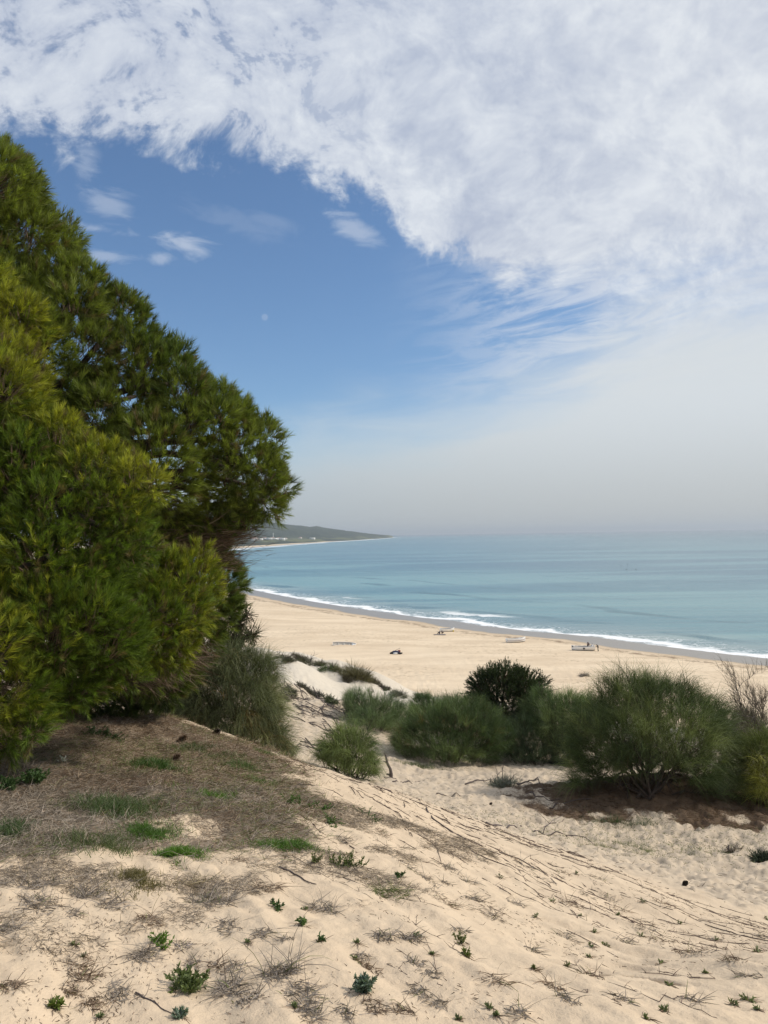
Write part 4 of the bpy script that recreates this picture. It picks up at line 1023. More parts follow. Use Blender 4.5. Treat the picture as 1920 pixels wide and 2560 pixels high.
# gulls low over the water
def gull(px, py, label):
    v = ray(px, py); t_ = (CAMZ-1.2)/(-v[2]); loc = np.array([v[0]*t_, v[1]*t_, 1.2])
    root = empty('seabird', loc); tag(root, label, 'bird', 'dark seabirds low over the water')
    bd = Acc(); bd.tube(np.array([(-.45, 0, 0), (-.2, 0, .02), (.1, 0, .03), (.3, 0, .05), (.42, 0, .05), (.52, 0, .03)])*1.3+loc, np.array([.03, .11, .13, .07, .07, .015])*1.3, W3, 8); bd.build('body', M_black, root, origin=loc, smooth=True)
    for sg in (1, -1):
        w = np.array([(-.12, .05*sg, .05), (.14, .05*sg, .05), (.10, .5*sg, .28), (-.14, .5*sg, .28), (-.05, 1.0*sg, .16), (-.16, 1.0*sg, .16)])*1.3
        w = np.concatenate([w, w+np.array([0, 0, .03])])+loc
        f = np.array([(0, 1, 2, 3), (3, 2, 4, 5), (6, 9, 8, 7), (9, 11, 10, 8), (0, 6, 7, 1), (1, 7, 8, 2), (2, 8, 10, 4), (4, 10, 11, 5), (5, 11, 9, 3), (3, 9, 6, 0)], dtype=np.int32)
        a = Acc(); a.add(w, f, W3); a.build('wing', M_black, root, origin=loc)
for px, py, lb in ((1569, 1412, 'dark seabird over the water, nearest the horizon of the small flock'), (1553, 1415, 'small seabird just before the highest one of the flock'), (1566, 1424, 'small seabird lowest in the middle of the flock'), (1590, 1424, 'small seabird at the right end of the flock')): gull(px, py, lb)
# houses on the far shore -------------------------------------------
M_wall = plain('whitewash', (.80, .79, .76), .8); M_roof = plain('clay_roof', (.38, .22, .16), .85); M_glass = plain('dark_window', (.04, .045, .05), .3)
def hpos(px, py):
    best = None
    for t in np.linspace(.02, .5, 60):
        p_ = hd(px, t); v = ray(px, py); zz_ = CAMZ+v[2]/v[1]*p_[1]
        if best is None or abs(zz_-p_[2]) < best[0]: best = (abs(zz_-p_[2]), p_)
    return best[1]
def make_house(w, d_, h_, flat=False):
    root = empty('house', (0, 0, 0))
    a = Acc(); v, f = box(0, 0, h_/2-1.5, w, d_, h_+3); a.add(v, f.astype(np.int32), W3); wl_ = a.build('wall', M_wall, root, origin=np.zeros(3))
    a = Acc()
    if flat: v, f = box(0, 0, h_+.35, w+.4, d_+.4, .7); a.add(v, f.astype(np.int32), W3); a.build('roof', M_wall, root, origin=np.zeros(3))
    else:
        e = .5; v = np.array([(-w/2-e, -d_/2-e, h_+.003), (w/2+e, -d_/2-e, h_+.003), (w/2+e, d_/2+e, h_+.003), (-w/2-e, d_/2+e, h_+.003), (-w/2-e, 0, h_+d_*.28), (w/2+e, 0, h_+d_*.28)])
        a.add(v, np.array([(0, 1, 5, 4), (2, 3, 4, 5), (0, 3, 2, 1)], dtype=np.int32), W3); a.f3.append(np.array([(0, 4, 3), (1, 2, 5)], dtype=np.int32)); a.build('roof', M_roof, root, origin=np.zeros(3))
    for k in (-.3, 0, .3):
        a = Acc(); v, f = box(k*w, -d_/2-.03, h_*.5, w*.12, .1, h_*.35); a.add(v, f.astype(np.int32), W3); a.build('window', M_glass, root, origin=np.zeros(3))
    return root
def copy_tree(o, loc, rz):
    r = o.copy(); COL.objects.link(r); r.location = loc; r.rotation_euler = (0, 0, rz)
    for ch in o.children: c_ = ch.copy(); COL.objects.link(c_); c_.parent = r
    return r
HP = [make_house(16, 11, 6), make_house(24, 12, 8, True), make_house(11, 9, 5)]
used = [False]*3
hs = [(632, 1350.5, 0, 'white gabled house at the tree-side end of the far shore village'), (641, 1349, 2, 'tiny white house just past the first gabled one on the far shore'), (649, 1351.5, 1, 'flat roofed white block low in the far shore village'), (661, 1348.5, 0, 'pale gabled house above the flat roofed block'), (673, 1349.5, 1, 'wide flat pale building starting the village centre'), (681, 1348, 0, 'gabled pale house behind the village centre'),
      (688, 1350, 1, 'long pale building in the village centre facing the sea'), (696, 1348.8, 0, 'gabled house next to the brightest white block'), (705, 1350, 1, 'brightest white block at the end of the village centre'), (714, 1348.5, 2, 'tiny house after the brightest block'), (750, 1347, 0, 'lone white house midway towards the headland'), (781, 1348.5, 1, 'lone bright white block nearest the headland beach')]
for px, py, k, lb in hs:
    p_ = hpos(px, py); rz = RNG.uniform(-.5, .5)
    if not used[k]: o = HP[k]; o.location = p_; o.rotation_euler = (0, 0, rz); used[k] = True
    else: o = copy_tree(HP[k], p_, rz)
    tag(o, lb, 'house', 'white houses on the far shore')
# mast on the hillside
p_ = hpos(683, 1344); a = Acc(); a.tube(np.array([(0, 0, -3), (0, 0, 12), (0, 0, 22)])+p_, [1.6, 1.4, 1.2], W3, 8); tag(a.build('white_tower', M_wall, None, origin=p_), 'slender pale tower on the hillside above the village', 'tower')
# ------------------------------------------------------------ small plants and debris of the near dune
def gpt(x, y, h=0.): return np.stack([x, y, ground_z(x, y)+h], -1)
GREY = (.25, .215, .185); STRAW = (.33, .27, .17); BROWN = (.20, .145, .105); OLIVE = (.13, .15, .055); GREEN = (.10, .20, .025); DGREEN = (.065, .115, .038); BLUEG = (.12, .165, .12); PALEG = (.17, .21, .09)
SL = (LU[0], LU[1])
def pxm(px, py): h_ = hit(px, py); return h_, np.linalg.norm(h_-np.array([0, 0, CAMZ]))/FPX
def cloud_on_ground(h_, hw, hl, n_, ang=None, drop=0.):
    """n points on the sand in an ellipse, hl along direction ang"""
    th_ = RNG.uniform(0, 2*math.pi, n_); r_ = np.sqrt(RNG.random(n_))
    a_ = math.atan2(SL[1], SL[0]) if ang is None else ang
    u_, v_ = r_*np.cos(th_)*hl, r_*np.sin(th_)*hw
    return gpt(h_[0]+u_*math.cos(a_)-v_*math.sin(a_), h_[1]+u_*math.sin(a_)+v_*math.cos(a_))
def dry_tuft(label, px, py, wpx, lpx=None, n=None, col=GREY, L=None, arch=1.8, ang=None, name='dry_grass_tuft', cat='grass tuft', up=.8, w=.0034, group=None, green=0.):
    h_, s = pxm(px, py); hw = wpx/2*s*.85; hl = (lpx or wpx)/2*s*.9
    n = n or int(40+wpx*2.2); L = L or max(.06, wpx*s*.75)
    root = empty(name, h_); tag(root, label, cat, group)
    p = cloud_on_ground(h_, hw*.55, hl*.8, n, ang)
    ns_ = int(RNG.integers(3, 7)); sc_ = cloud_on_ground(h_, hw*.9, hl, ns_, ang); si = RNG.integers(0, ns_, n)**1; big_ = RNG.random(n)
    p = sc_[si]+RNG.normal(size=(n, 3))*np.array([1, 1, 0])*min(hw, hl)*.42; p[:, 2] = ground_z(p[:, 0], p[:, 1])
    lean_ = RNG.normal(size=(ns_, 2))*.7
    d = unit(np.stack([RNG.normal(size=n)+lean_[si, 0], RNG.normal(size=n)+lean_[si, 1], np.abs(RNG.normal(size=n))*up*.6+.08], 1))
    c_ = np.array(col)*RNG.uniform(.5, 1.5, (n, 1))
    g_ = RNG.random(n) < green; c_[g_] = np.array(OLIVE)*RNG.uniform(.7, 1.3, (g_.sum(), 1))
    a = Acc(); a.ribbons(p-np.array([0, 0, .004]), d, RNG.uniform(.3, .95, n)*L*(1+1.1*(big_ > .88)), w, c_, 5, arch*RNG.uniform(.4, 1.2, n), curl=RNG.uniform(-1.6, 1.6, n)); a.build('blades', M_dry, root)
    # mat of dead stems at its foot
    m_ = int(n*.8); p = cloud_on_ground(h_, hw*1.0, hl*1.7, m_, ang); d = unit(np.stack([RNG.normal(size=m_)+SL[0]*.6, RNG.normal(size=m_)+SL[1]*.6, RNG.normal(size=m_)*.18+.1], 1))
    a = Acc(); a.ribbons(p+np.array([0, 0, .004]), d, RNG.uniform(.3, 1, m_)*min(L, .14), w*1.1, np.array(col)*RNG.uniform(.4, 1.4, (m_, 1)), 3, .3, curl=.8); a.build('dead_stems', M_dry, root)
    return root
def leafy(a, p, d, L, col, nl=9, lw=.008, ll=.018, stemw=.003, droop=.2):
    """a stem with small leaves"""
    n_ = 5; pts_ = [p]; dc = unit(d)
    for i in range(n_): pts_.append(pts_[-1]+dc*L/n_); dc = unit(dc+RNG.normal(size=3)*.12-np.array([0, 0, droop/n_]))
    pts_ = np.array(pts_); a.tube(pts_, np.linspace(stemw, stemw*.5, n_+1), np.array(col)*.7, 4)
    t_ = RNG.uniform(.15, 1, nl)*n_; i = np.minimum(t_.astype(int), n_-1); o = pts_[i]+(pts_[i+1]-pts_[i])*(t_-i)[:, None]
    ld = unit(dc+RNG.normal(size=(nl, 3))*.9+np.array([0, 0, .25])); c_ = np.array(col)*RNG.uniform(.7, 1.4, (nl, 1))
    a.ribbons(o, ld, ll*RNG.uniform(.7, 1.2, nl), lw, c_, 2, .2, taper=.1)
def seedling(px, py, wpx, col=PALEG, label=None, group=None, name='seedling', stems=None, tall=1.0, cat='plant', leaf=1.0, dead=True, ang=None, lpx=None, nl=12):
    h_, s = pxm(px, py); R_ = wpx/2*s*.88
    root = empty(name, h_); tag(root, label, cat, group)
    a = Acc(); stems = stems or int(5+wpx*.16)
    hl = (lpx/2*s) if lpx else R_*.45
    b_ = cloud_on_ground(h_, R_*.3, hl, stems, ang)
    for i in range(stems):
        d = np.array([RNG.normal()*.7, RNG.normal()*.7, .75*tall]); leafy(a, b_[i], d, R_*RNG.uniform(.7, 1.25)*min(1, .09/R_ if R_ > .09 else 1), col, nl, .0055*leaf, .015*leaf, .002)
    a.build('leaves', M_leaf, root)
    if dead:
        m_ = 14; p = cloud_on_ground(h_, R_*.8, R_*1.4, m_); d = unit(np.stack([RNG.normal(size=m_)+SL[0], RNG.normal(size=m_)+SL[1], RNG.normal(size=m_)*.1], 1))
        a = Acc(); a.ribbons(p+np.array([0, 0, .003]), d, RNG.uniform(.02, .09, m_), .0032, np.array(BROWN)*RNG.uniform(.5, 1.6, (m_, 1)), 3, .1, curl=.8); a.build('dead_stems', M_dry, root)
    return root
def grass_patch(label, px, py, wpx, hpx, col, n=900, L=.07, name='grass_patch', w=.0035, ang=0.0, tall=1.0):
    h_, s = pxm(px, py); v = ray(px, py); sinv = max(.22, -v[2]/np.linalg.norm(v)+.12)
    root = empty(name, h_); tag(root, label, 'grass patch', 'small green patches of grass on the near dune')
    n = int(n*1.8); g1, g2 = RNG.normal(size=n)*.66, RNG.normal(size=n)*.70; p = gpt(h_[0]+g1*wpx/2*s, h_[1]+g2*hpx/2*s/sinv)
    keep = fbm(p[:, 0]*5, p[:, 1]*5, 3, 91)*1.5+RNG.random(n)*.5 > .12; p = p[keep]; n = len(p)
    d = unit(np.stack([RNG.normal(size=n)*.6, RNG.normal(size=n)*.6, np.ones(n)*tall], 1))
    c_ = np.array(col)*RNG.uniform(.6, 1.5, (n, 1)); a = Acc(); a.ribbons(p, d, RNG.uniform(.5, 1.2, n)*L, w, c_, 3, .9, curl=.4); a.build('blades', M_leaf, root)
    return root
# green patches
for args in [('brightest green grass cushion in the middle of the brown litter', 435, 2140, 84, 34, GREEN, 1900, .055), ('fresh green grass strip above the brightest cushion', 500, 1982, 105, 26, GREEN, 1500, .07), ('dull green grass clump higher in the litter', 395, 1918, 90, 30, (.07, .13, .03), 1300, .08),
             ('wide blue green grass patch in the litter', 290, 2022, 140, 60, (.085, .125, .045), 1700, .085), ('mid green patch between blue green and bright cushions', 385, 2084, 85, 32, (.085, .16, .03), 1200, .06), ('olive green grass patch near the lower fringe of the litter', 245, 2110, 130, 48, (.10, .125, .05), 1000, .085),
             ('thin green grass patch where litter meets the open slope', 650, 1958, 70, 18, (.10, .17, .04), 500, .05), ('green grass wisp on the crest beyond the litter', 606, 1917, 60, 22, (.09, .14, .04), 600, .06), ('green grass strip at the crest near the sandy ridge line', 660, 1884, 40, 12, (.09, .17, .03), 350, .05),
             ('long thin green patch bordering the bare sand', 722, 2116, 100, 28, (.09, .17, .03), 900, .05), ('dark green patch at the picture edge of the litter', 6, 2092, 60, 60, (.07, .11, .04), 700, .08), ('green grass band on the upper litter below the pine cone', 515, 1880, 150, 30, (.08, .12, .04), 1100, .06),
             ('pale olive mossy patch under the brightest cushion', 350, 2200, 90, 60, (.15, .13, .05), 800, .05), ('sparse green grass near the mound of the large bush', 1590, 2125, 260, 40, (.10, .13, .04), 900, .09), ('dark green weeds in the shade of the large bush', 1560, 2055, 130, 22, (.04, .075, .025), 700, .13), ('green grass at the foot of the rounded broom', 1050, 1915, 110, 14, (.06, .09, .025), 900, .12)]:
    grass_patch(*args)
# leafy weeds
seedling(85, 1955, 120, DGREEN, 'dark green leafy weed under the lowest pine bough', None, 'leafy_weed', 60, 1.3, leaf=1.8, nl=16)
seedling(20, 1975, 90, DGREEN, 'dark leafy weed half hidden by the hanging pine needles', None, 'leafy_weed', 36, 1.4, leaf=1.8, nl=16)
seedling(258, 1838, 110, DGREEN, 'low dark green weed beneath the pine, deep in shade', None, 'leafy_weed', 46, .8, leaf=1.5, lpx=90, ang=0)
seedling(765, 2018, 90, (.075, .15, .03), 'creeping green leaves at the top of the bare slope', None, 'creeping_plant', 34, .7, leaf=1.3, lpx=110, ang=0)
seedling(828, 2058, 60, (.075, .13, .03), 'creeping green shoots below the larger creeping patch', None, 'creeping_plant', 20, .6, leaf=1.2, lpx=70)
seedling(866, 2165, 70, (.10, .14, .035), 'bushy olive plant on the slope above a dead twig line', None, 'leafy_weed', 34, 1.0, leaf=1.1, lpx=80, ang=0)
seedling(790, 2155, 46, OLIVE, 'smaller olive plant beside the bushy one', None, 'leafy_weed', 18, 1.0)
seedling(915, 2040, 60, (.07, .13, .035), 'thin green creeper near the shoulder of the dune', None, 'creeping_plant', 16, .5, lpx=90)
seedling(470, 2470, 92, (.12, .155, .055), 'sprawling green shrublet with spreading leafy stems', None, 'shrublet', 44, .8, leaf=1.15, nl=22, lpx=60)
seedling(452, 2540, 40, BLUEG, 'blue green trailing shoot below the sprawling shrublet', None, 'shrublet', 9, .8, nl=18, lpx=50, ang=1.4)
seedling(400, 2360, 50, (.11, .19, .03), 'bright green narrow creeping shoot on the bare sand', None, 'shrublet', 22, .8, lpx=74)
seedling(910, 2478, 58, BLUEG, 'dense blue green rosette bush on the lower slope', None, 'shrublet', 34, 1.5, leaf=1.2, nl=20)
seedling(142, 2520, 36, (.15, .20, .05), 'lone pale green seedling on clean sand near the corner', None, 'seedling', 11, 1.6, leaf=1.3)
seedling(754, 2312, 36, (.10, .17, .05), 'upright green seedling with a dead leaf at its foot', None, 'seedling', 9, 1.5)
seedling(692, 2270, 40, DGREEN, 'dark green slanting seedling', None, 'seedling', 11, .8, leaf=1.2, lpx=40)
seedling(798, 2354, 34, DGREEN, 'small dark green pair of shoots below the upright seedling', None, 'seedling', 8)
seedling(1000, 2193, 30, DGREEN, 'glossy dark green shoot at the end of an olive creeper', None, 'seedling', 9, leaf=1.3)
seedling(1152, 2360, 46, OLIVE, 'open green seedling with long thin stalk', None, 'seedling', 9, 2.0)
seedling(1170, 2395, 40, (.13, .16, .05), 'green seedling with a drooping dry leaf', None, 'seedling', 9, 1.5)
TINY = [(185, 2364), (210, 2392), (619, 2357), (893, 2358), (1080, 2387), (1224, 2522), (1240, 2540), (1145, 2552), (1339, 2293), (1452, 2290), (1484, 2331), (1478, 2365), (1515, 2365), (1472, 2394), (1417, 2415), (1651, 2409), (1672, 2464), (1660, 2530), (1880, 2505), (1834, 2512), (1895, 2525), (1864, 2500), (1614, 2547), (1336, 2423), (1602, 2341), (1543, 2288), (1762, 2433), (1920, 2300), (1250, 2195), (1605, 2255), (1790, 2350), (1700, 2310), (1040, 2340), (1890, 2380), (760, 2275), (1440, 2185), (1380, 2255), (735, 2520), (250, 2545), (890, 2400)]
LM = [(745, 2188, 'straight grey stick'), (1320, 2165, 'long bare root'), (1115, 2065, 'dark root'), (1612, 2464, 'hollow footprint'), (1330, 2080, 'long dark branch'), (910, 2478, 'blue green rosette bush'), (470, 2470, 'sprawling green shrublet'), (1713, 2214, 'lone dark pine cone'),
      (1152, 2360, 'open green seedling'), (1040, 2180, 'narrow dark stem strip'), (142, 2520, 'lone pale seedling'), (435, 2140, 'brightest green cushion'), (1830, 2130, 'brown scrub cushion'), (1180, 2250, 'two crossing stalks'), (754, 2312, 'upright green seedling'), (232, 2436, 'reddish dead twig spray'), (1048, 2482, 'dark tuft with the long tail')]
SEEN = {}
def where(px, py, what):
    k = min(range(len(LM)), key=lambda i: math.hypot(px-LM[i][0], py-LM[i][1])); dx, dy = px-LM[k][0], py-LM[k][1]; d_ = math.hypot(dx, dy)
    far_ = 'just' if d_ < 90 else 'slightly' if d_ < 190 else 'well'
    rel = ('below' if dy > 0 else 'above') if abs(dy) > abs(dx)*.9 else ('to the right of' if dx > 0 else 'to the left of')
    lb = '%s %s %s the %s' % (what, far_, rel, LM[k][2]); SEEN[lb] = SEEN.get(lb, 0)+1
    if SEEN[lb] > 1: lb = ['', '', 'another', 'third', 'fourth', 'fifth', 'sixth', 'seventh', 'eighth'][min(SEEN[lb], 8)]+' '+lb
    return lb
for i, (px, py) in enumerate(TINY): seedling(px, py, 13+8*RNG.random(), (.14, .17, .075) if i % 3 else (.17, .20, .09), where(px, py, 'tiny seedling' if i % 3 else 'tiny pale seedling'), 'tiny seedlings on the near slope', 'seedling', 5, 1.4, leaf=.9, dead=True, nl=7)
# dry tufts
T_ = [(104, 2262, 80, 90, GREY, 'thick mat of grey dead grass spilling onto the clean sand', 1.0), (92, 2215, 110, 40, GREY, 'grey dead grass at the torn edge of the litter', .6), (225, 2235, 95, 50, GREY, 'dark wiry tuft with long blades at the litter edge', 1.9), (285, 2262, 70, 60, GREY, 'wiry dead grass trailing down from the dark tuft', 1.2), (532, 2255, 90, 80, GREY, 'large grey tangle of curled grass on the slope', 1.9), (568, 2322, 56, 60, GREY, 'curled dead grass hanging below the large tangle', 1.5),
      (360, 2392, 80, 46, GREY, 'lilac grey dead cushion under the bright creeping shoot', .8), (458, 2366, 40, 30, (.25, .22, .21), 'tiny silvery dead cushion', .6), (370, 2300, 60, 70, BROWN, 'rusty brown dead stems above the lilac cushion', 1.0), (808, 2272, 60, 70, GREY, 'dark curled tuft with a bent crown', 1.9), (663, 2222, 60, 34, BROWN, 'brown curled grass above the slanting seedling', 1.2), (655, 2333, 56, 30, GREY, 'grey spreading tuft with dark centre', 1.0),
      (715, 2346, 34, 20, GREY, 'small straight bladed tuft', .7), (956, 2342, 56, 50, GREY, 'open tuft of upright arching blades', 2.2), (1026, 2350, 50, 40, GREY, 'arching tuft beside a long leaning stalk', 2.0), (978, 2232, 80, 70, OLIVE, 'olive tangle of stems at mid slope', 1.2), (1040, 2180, 40, 140, GREY, 'long narrow strip of dark dead stems running down the slope', .9), (1122, 2170, 40, 66, GREY, 'curled strip of dead grass on the upper slope', 1.1),
      (906, 2393, 44, 30, GREY, 'pale tuft with a green heart', 1.6), (930, 2424, 24, 80, BROWN, 'thin brown trail of dead stems below the pale tuft', .7), (1041, 2408, 44, 36, GREY, 'green grey tuft on bare sand', 1.5), (1076, 2434, 40, 40, GREY, 'short dark tuft at the tail of the green grey one', 1.4), (1048, 2482, 50, 60, GREY, 'dark tuft with a long tail on the lower slope', 1.6), (1093, 2512, 34, 26, GREY, 'curly tuft ending the dark tail', 1.4),
      (700, 2430, 90, 50, GREY, 'arching loops of dead grass across a sand ledge', 1.9), (755, 2480, 70, 70, GREY, 'heavy grey dead grass hanging below the sand ledge', 1.3), (770, 2532, 66, 60, GREY, 'lowest part of the hanging dead grass by the picture edge', 1.1), (856, 2525, 30, 70, GREY, 'narrow dark column of dead stems', 1.0), (572, 2472, 70, 50, GREY, 'round grey ball of dead grass with arching blades', 2.3), (620, 2492, 60, 50, GREY, 'tangled grey tail of the round grass ball', 1.3),
      (935, 2522, 50, 50, BROWN, 'brown stems tumbling below the blue green bush', 1.0), (1117, 2208, 30, 20, GREY, 'small dark star of dead grass', .7), (1180, 2208, 50, 16, GREY, 'wisp of dead grass on the upper slope', .8), (1180, 2250, 60, 30, GREY, 'two crossing stalks over a small tuft', 2.4), (1148, 2330, 36, 30, GREY, 'small tuft on a long buried stem', 1.2), (200, 2436, 62, 70, BROWN, 'reddish brown spray of dead twigs on clean sand', 1.2),
      (173, 2478, 40, 50, BROWN, 'short reddish twigs below the spray', .8), (293, 2480, 60, 60, GREY, 'fine curly dead twigs on clean sand', 1.0), (232, 2510, 44, 40, BROWN, 'small pinkish dead twigs near the lone seedling', .8), (30, 2462, 60, 40, BROWN, 'scattered brown twigs near the corner', .7), (8, 2330, 60, 60, GREY, 'tall looping dry blades cut by the picture edge', 2.6), (1008, 2528, 40, 40, BROWN, 'forked brown dead stem', 1.2), (480, 2215, 90, 40, STRAW, 'straw coloured grass fringe under the brightest cushion', 1.0), (690, 2060, 70, 30, GREY, 'grey dry grass on the dune shoulder', 1.2), (860, 2100, 40, 60, GREY, 'thin grey creeping grass on the upper slope', .9), (185, 2285, 40, 34, GREY, 'lone twig cluster beside the thick grey mat', .8)]
for px, py, w_, l_, c_, lb, ar in T_:
    dry_tuft(lb, px, py, w_, l_, int(24+w_*l_*.016), c_, arch=ar, L=None if ar < 1.8 else w_*.0021, up=.7 if ar < 1.8 else 1.3, green=.12)
T2 = [(1270, 2140), (1310, 2165), (1360, 2200), (1430, 2260), (1520, 2250), (1600, 2300), (1545, 2270), (1610, 2325), (1560, 2355), (1710, 2380), (1740, 2385), (1460, 2235), (1830, 2400), (1340, 2120), (1250, 2080), (1400, 2180), (1870, 2440), (1780, 2350), (1660, 2260), (1150, 2110), (1200, 2150), (1650, 2350), (1900, 2340), (1500, 2200), (960, 2085), (1060, 2075), (1010, 2060), (1380, 2465), (1420, 2500), (1290, 2530), (1250, 2455), (1330, 2375), (1420, 2345), (1480, 2440), (1560, 2500), (1730, 2500), (1120, 2260), (1230, 2290), (1290, 2260), (600, 2150), (640, 2100), (590, 2420), (540, 2420), (480, 2410)]
for i, (px, py) in enumerate(T2): dry_tuft(where(px, py, 'dead grass scrap' if i % 3 else 'brown grass scrap'), px, py, 26+18*RNG.random(), 46, 34, GREY if i % 3 else BROWN, arch=1.2, group='scraps of dead grass on the near slope', L=.09, green=.15)
# sticks
def stick(label, pts_px, r_=.008, name='dead_stick', twigs=2, h=.0, ms=M_wood, lift=None, group=None, cat='stick'):
    r_ *= .68
    hp_ = [hit(*p) for p in pts_px]; b_ = hp_[0]; root = empty(name, b_) ; tag(root, label, cat, group)
    P3 = np.array(hp_); m_ = max(6, 4*len(P3)); q = np.linspace(0, len(P3)-1, m_)
    pp = np.stack([np.interp(q, range(len(P3)), P3[:, c_]) for c_ in range(3)], 1); pp[:, :2] += np.cumsum(RNG.normal(size=(m_, 2)), 0)*r_*.5
    pp[:, 2] = ground_z(pp[:, 0], pp[:, 1])+r_*.7+(np.interp(q, range(len(P3)), lift) if lift else 0)
    a = Acc(); a.tube(pp, np.linspace(r_*1.15, r_*.45, m_), W3, 6)
    for _ in range(twigs):
        i = RNG.integers(1, m_-1); d_ = unit(pp[i]-pp[i-1]+RNG.normal(size=3)*np.array([.5, .5, .2])); l_ = np.linalg.norm(P3[-1]-P3[0])*RNG.uniform(.12, .3)
        a.tube(curve_pts(pp[i], pp[i]+d_*l_, 5, .05, .1), np.linspace(r_*.5, r_*.2, 5), W3, 4)
    a.build('wood', ms, root, smooth=True); return root
stick('straight grey stick lying on bare sand', [(698, 2169), (745, 2188), (796, 2211)], .007)
stick('thin brown twig lying near the sprawling shrublet', [(338, 2482), (380, 2503), (436, 2536)], .004, twigs=3)
stick('thin twig lying at the foot of the grey tangle', [(570, 2222), (640, 2228)], .003, twigs=1)
stick('dark root snaking over the shoulder of the dune', [(1066, 2022), (1085, 2050), (1120, 2075), (1163, 2100)], .012, twigs=3)
stick('long bare root curving down the upper slope', [(1249, 2132), (1300, 2148), (1345, 2175), (1388, 2210)], .008, twigs=3)
stick('long dark branch lying at the toe of the slope', [(1215, 2059), (1270, 2066), (1330, 2080), (1380, 2090), (1435, 2090)], .022, twigs=2)
stick('thin dark branch above the long one', [(1300, 2065), (1370, 2060), (1410, 2048)], .012, twigs=2)
stick('bent branch running towards the brown mound', [(1319, 1984), (1350, 1992), (1385, 2000), (1411, 2007)], .018, twigs=1)
stick('dead arching branch beside the silvery shrub', [(1290, 1966), (1320, 1968), (1345, 1972), (1362, 1980)], .022, twigs=3, lift=[.05, .1, .22, .02])
stick('dead branch running out from the silvery shrub', [(1163, 1962), (1195, 1956), (1235, 1955)], .022, twigs=2, lift=[.0, .06, .02])
stick('short dead branch on the pale floor of the hollow', [(1092, 1985), (1120, 1990), (1150, 1992)], .014, twigs=1)
stick('branch lying on sand near the upright stick', [(983, 1955), (1010, 1958), (1055, 1953)], .020, twigs=2)
stick('second branch lying under the upright stick', [(960, 1945), (1000, 1952), (1030, 1960)], .014, twigs=1)
stick('dark branch lying at the fringe of the brown mound', [(1375, 2022), (1420, 2005), (1475, 1998)], .020, twigs=2)
# upright dead stick
sb = hit(978, 1943); a = Acc(); s = sb[1]/FPX
a.tube(sb+np.array([(-.01, 0, -.1), (.0, 0, 8*s), (-2*s, 0, 20*s), (-9*s, 0, 34*s), (-13*s, 0, 54*s), (-17*s, 0, 60*s)]), [.045, .038, .032, .028, .02, .006], W3, 7)
rt = empty('dead_stump', sb); tag(rt, 'upright crooked dead stick standing in the sand of the hollow', 'dead stump'); a.build('trunk', M_wood, rt, smooth=True)
a = Acc(); a.tube(sb+np.array([(-9*s, 0, 34*s), (-13*s, .0, 38*s), (-19*s, 0, 39*s)]), [.02, .014, .006], W3, 5); a.tube(sb+np.array([(-.02, 0, .05), (-8*s, 0, 7*s), (-12*s, 0, 8*s)]), [.03, .02, .01], W3, 5); a.build('branch', M_wood, rt, smooth=True)
# tangles of dead roots on the pale dune slope
for lb, pl, n_ in (('dark tangle of dead roots half way down the pale slope', (805, 1765), 9), ('fine web of dead branches high on the pale slope', (735, 1765), 10), ('grey web of dead branches beside the weeping bush', (720, 1715), 8), ('dead branches arched over the gap next to the small broom', (760, 1855), 7), ('loose dead branches low on the pale slope', (775, 1810), 6)):
    h_ = hit(*pl); rt = empty('dead_branches', h_); tag(rt, lb, 'dead branches', 'tangles of dead branches on the pale slope'); a = Acc()
    for _ in range(n_): branchy(a, h_+np.array([*(RNG.normal(size=2)*.5), .02]), np.array([.8+RNG.normal()*.4, -.9+RNG.normal()*.4, .02]), RNG.uniform(.5, 1.1), .016, W3, 2, .5, 0, 4, hug=.03)
    a.build('wood', M_wood, rt)
for i in range(34):
    px, py = RNG.uniform(690, 850), 0; py = 1690+ (px-690)*.45+RNG.uniform(10, 80)
    stick('short dead twig scattered on the pale slope', [(px, py), (px+RNG.uniform(12, 30), py+RNG.uniform(4, 14))], .012, twigs=2, group='dead twigs scattered on the pale slope')
# pine cones, flower, droppings
def cone(label, px, py, r_, col, name='pine_cone', open_=1.):
    h_ = hit(px, py); root = empty(name, h_); tag(root, label, 'pine cone', 'fallen pine cones'); a = Acc(); c0 = h_+np.array([0, 0, r_*.8])
    ax_ = unit(np.array([.8, .3, .35])); n_ = 90; k = np.arange(n_); t_ = k/n_; ph = k*2.39996
    e1 = unit(np.cross(ax_, [0, 0, 1.])); e2 = np.cross(ax_, e1); rad_ = np.sin(np.pi*(.12+.80*t_))
    rd = e1*np.cos(ph)[:, None]+e2*np.sin(ph)[:, None]; o = c0+ax_*((t_-.5)*2.4*r_)[:, None]+rd*(rad_*r_*.35)[:, None]
    a.ribbons(o, unit(rd+ax_*.35), r_*.62*rad_+.004, r_*.42, np.array(col)*RNG.uniform(.6, 1.4, (n_, 1)), 2, 0, taper=.2)
    a.build('scales', M_dry, root)
    b_ = Acc(); q = np.linspace(-.5, .5, 8); b_.tube(c0+ax_*(q*2.3*r_)[:, None], r_*.45*np.sin(np.pi*(q*.86+.5)), W3, 8); b_.build('core', M_bark, root, smooth=True)
cone('black pine cone on the sandy crest line', 541, 1838, .042, (.03, .025, .022)); cone('opened brown pine cone below the black one', 457, 1853, .040, (.20, .14, .10)); cone('opened brown pine cone further down in the litter', 440, 1902, .040, (.19, .135, .10))
cone('dark pine cone lying on the trampled sand', 1713, 2214, .03, (.035, .03, .025)); cone('small dark cone on sand between slope and hollow', 1227, 2012, .025, (.04, .03, .03))
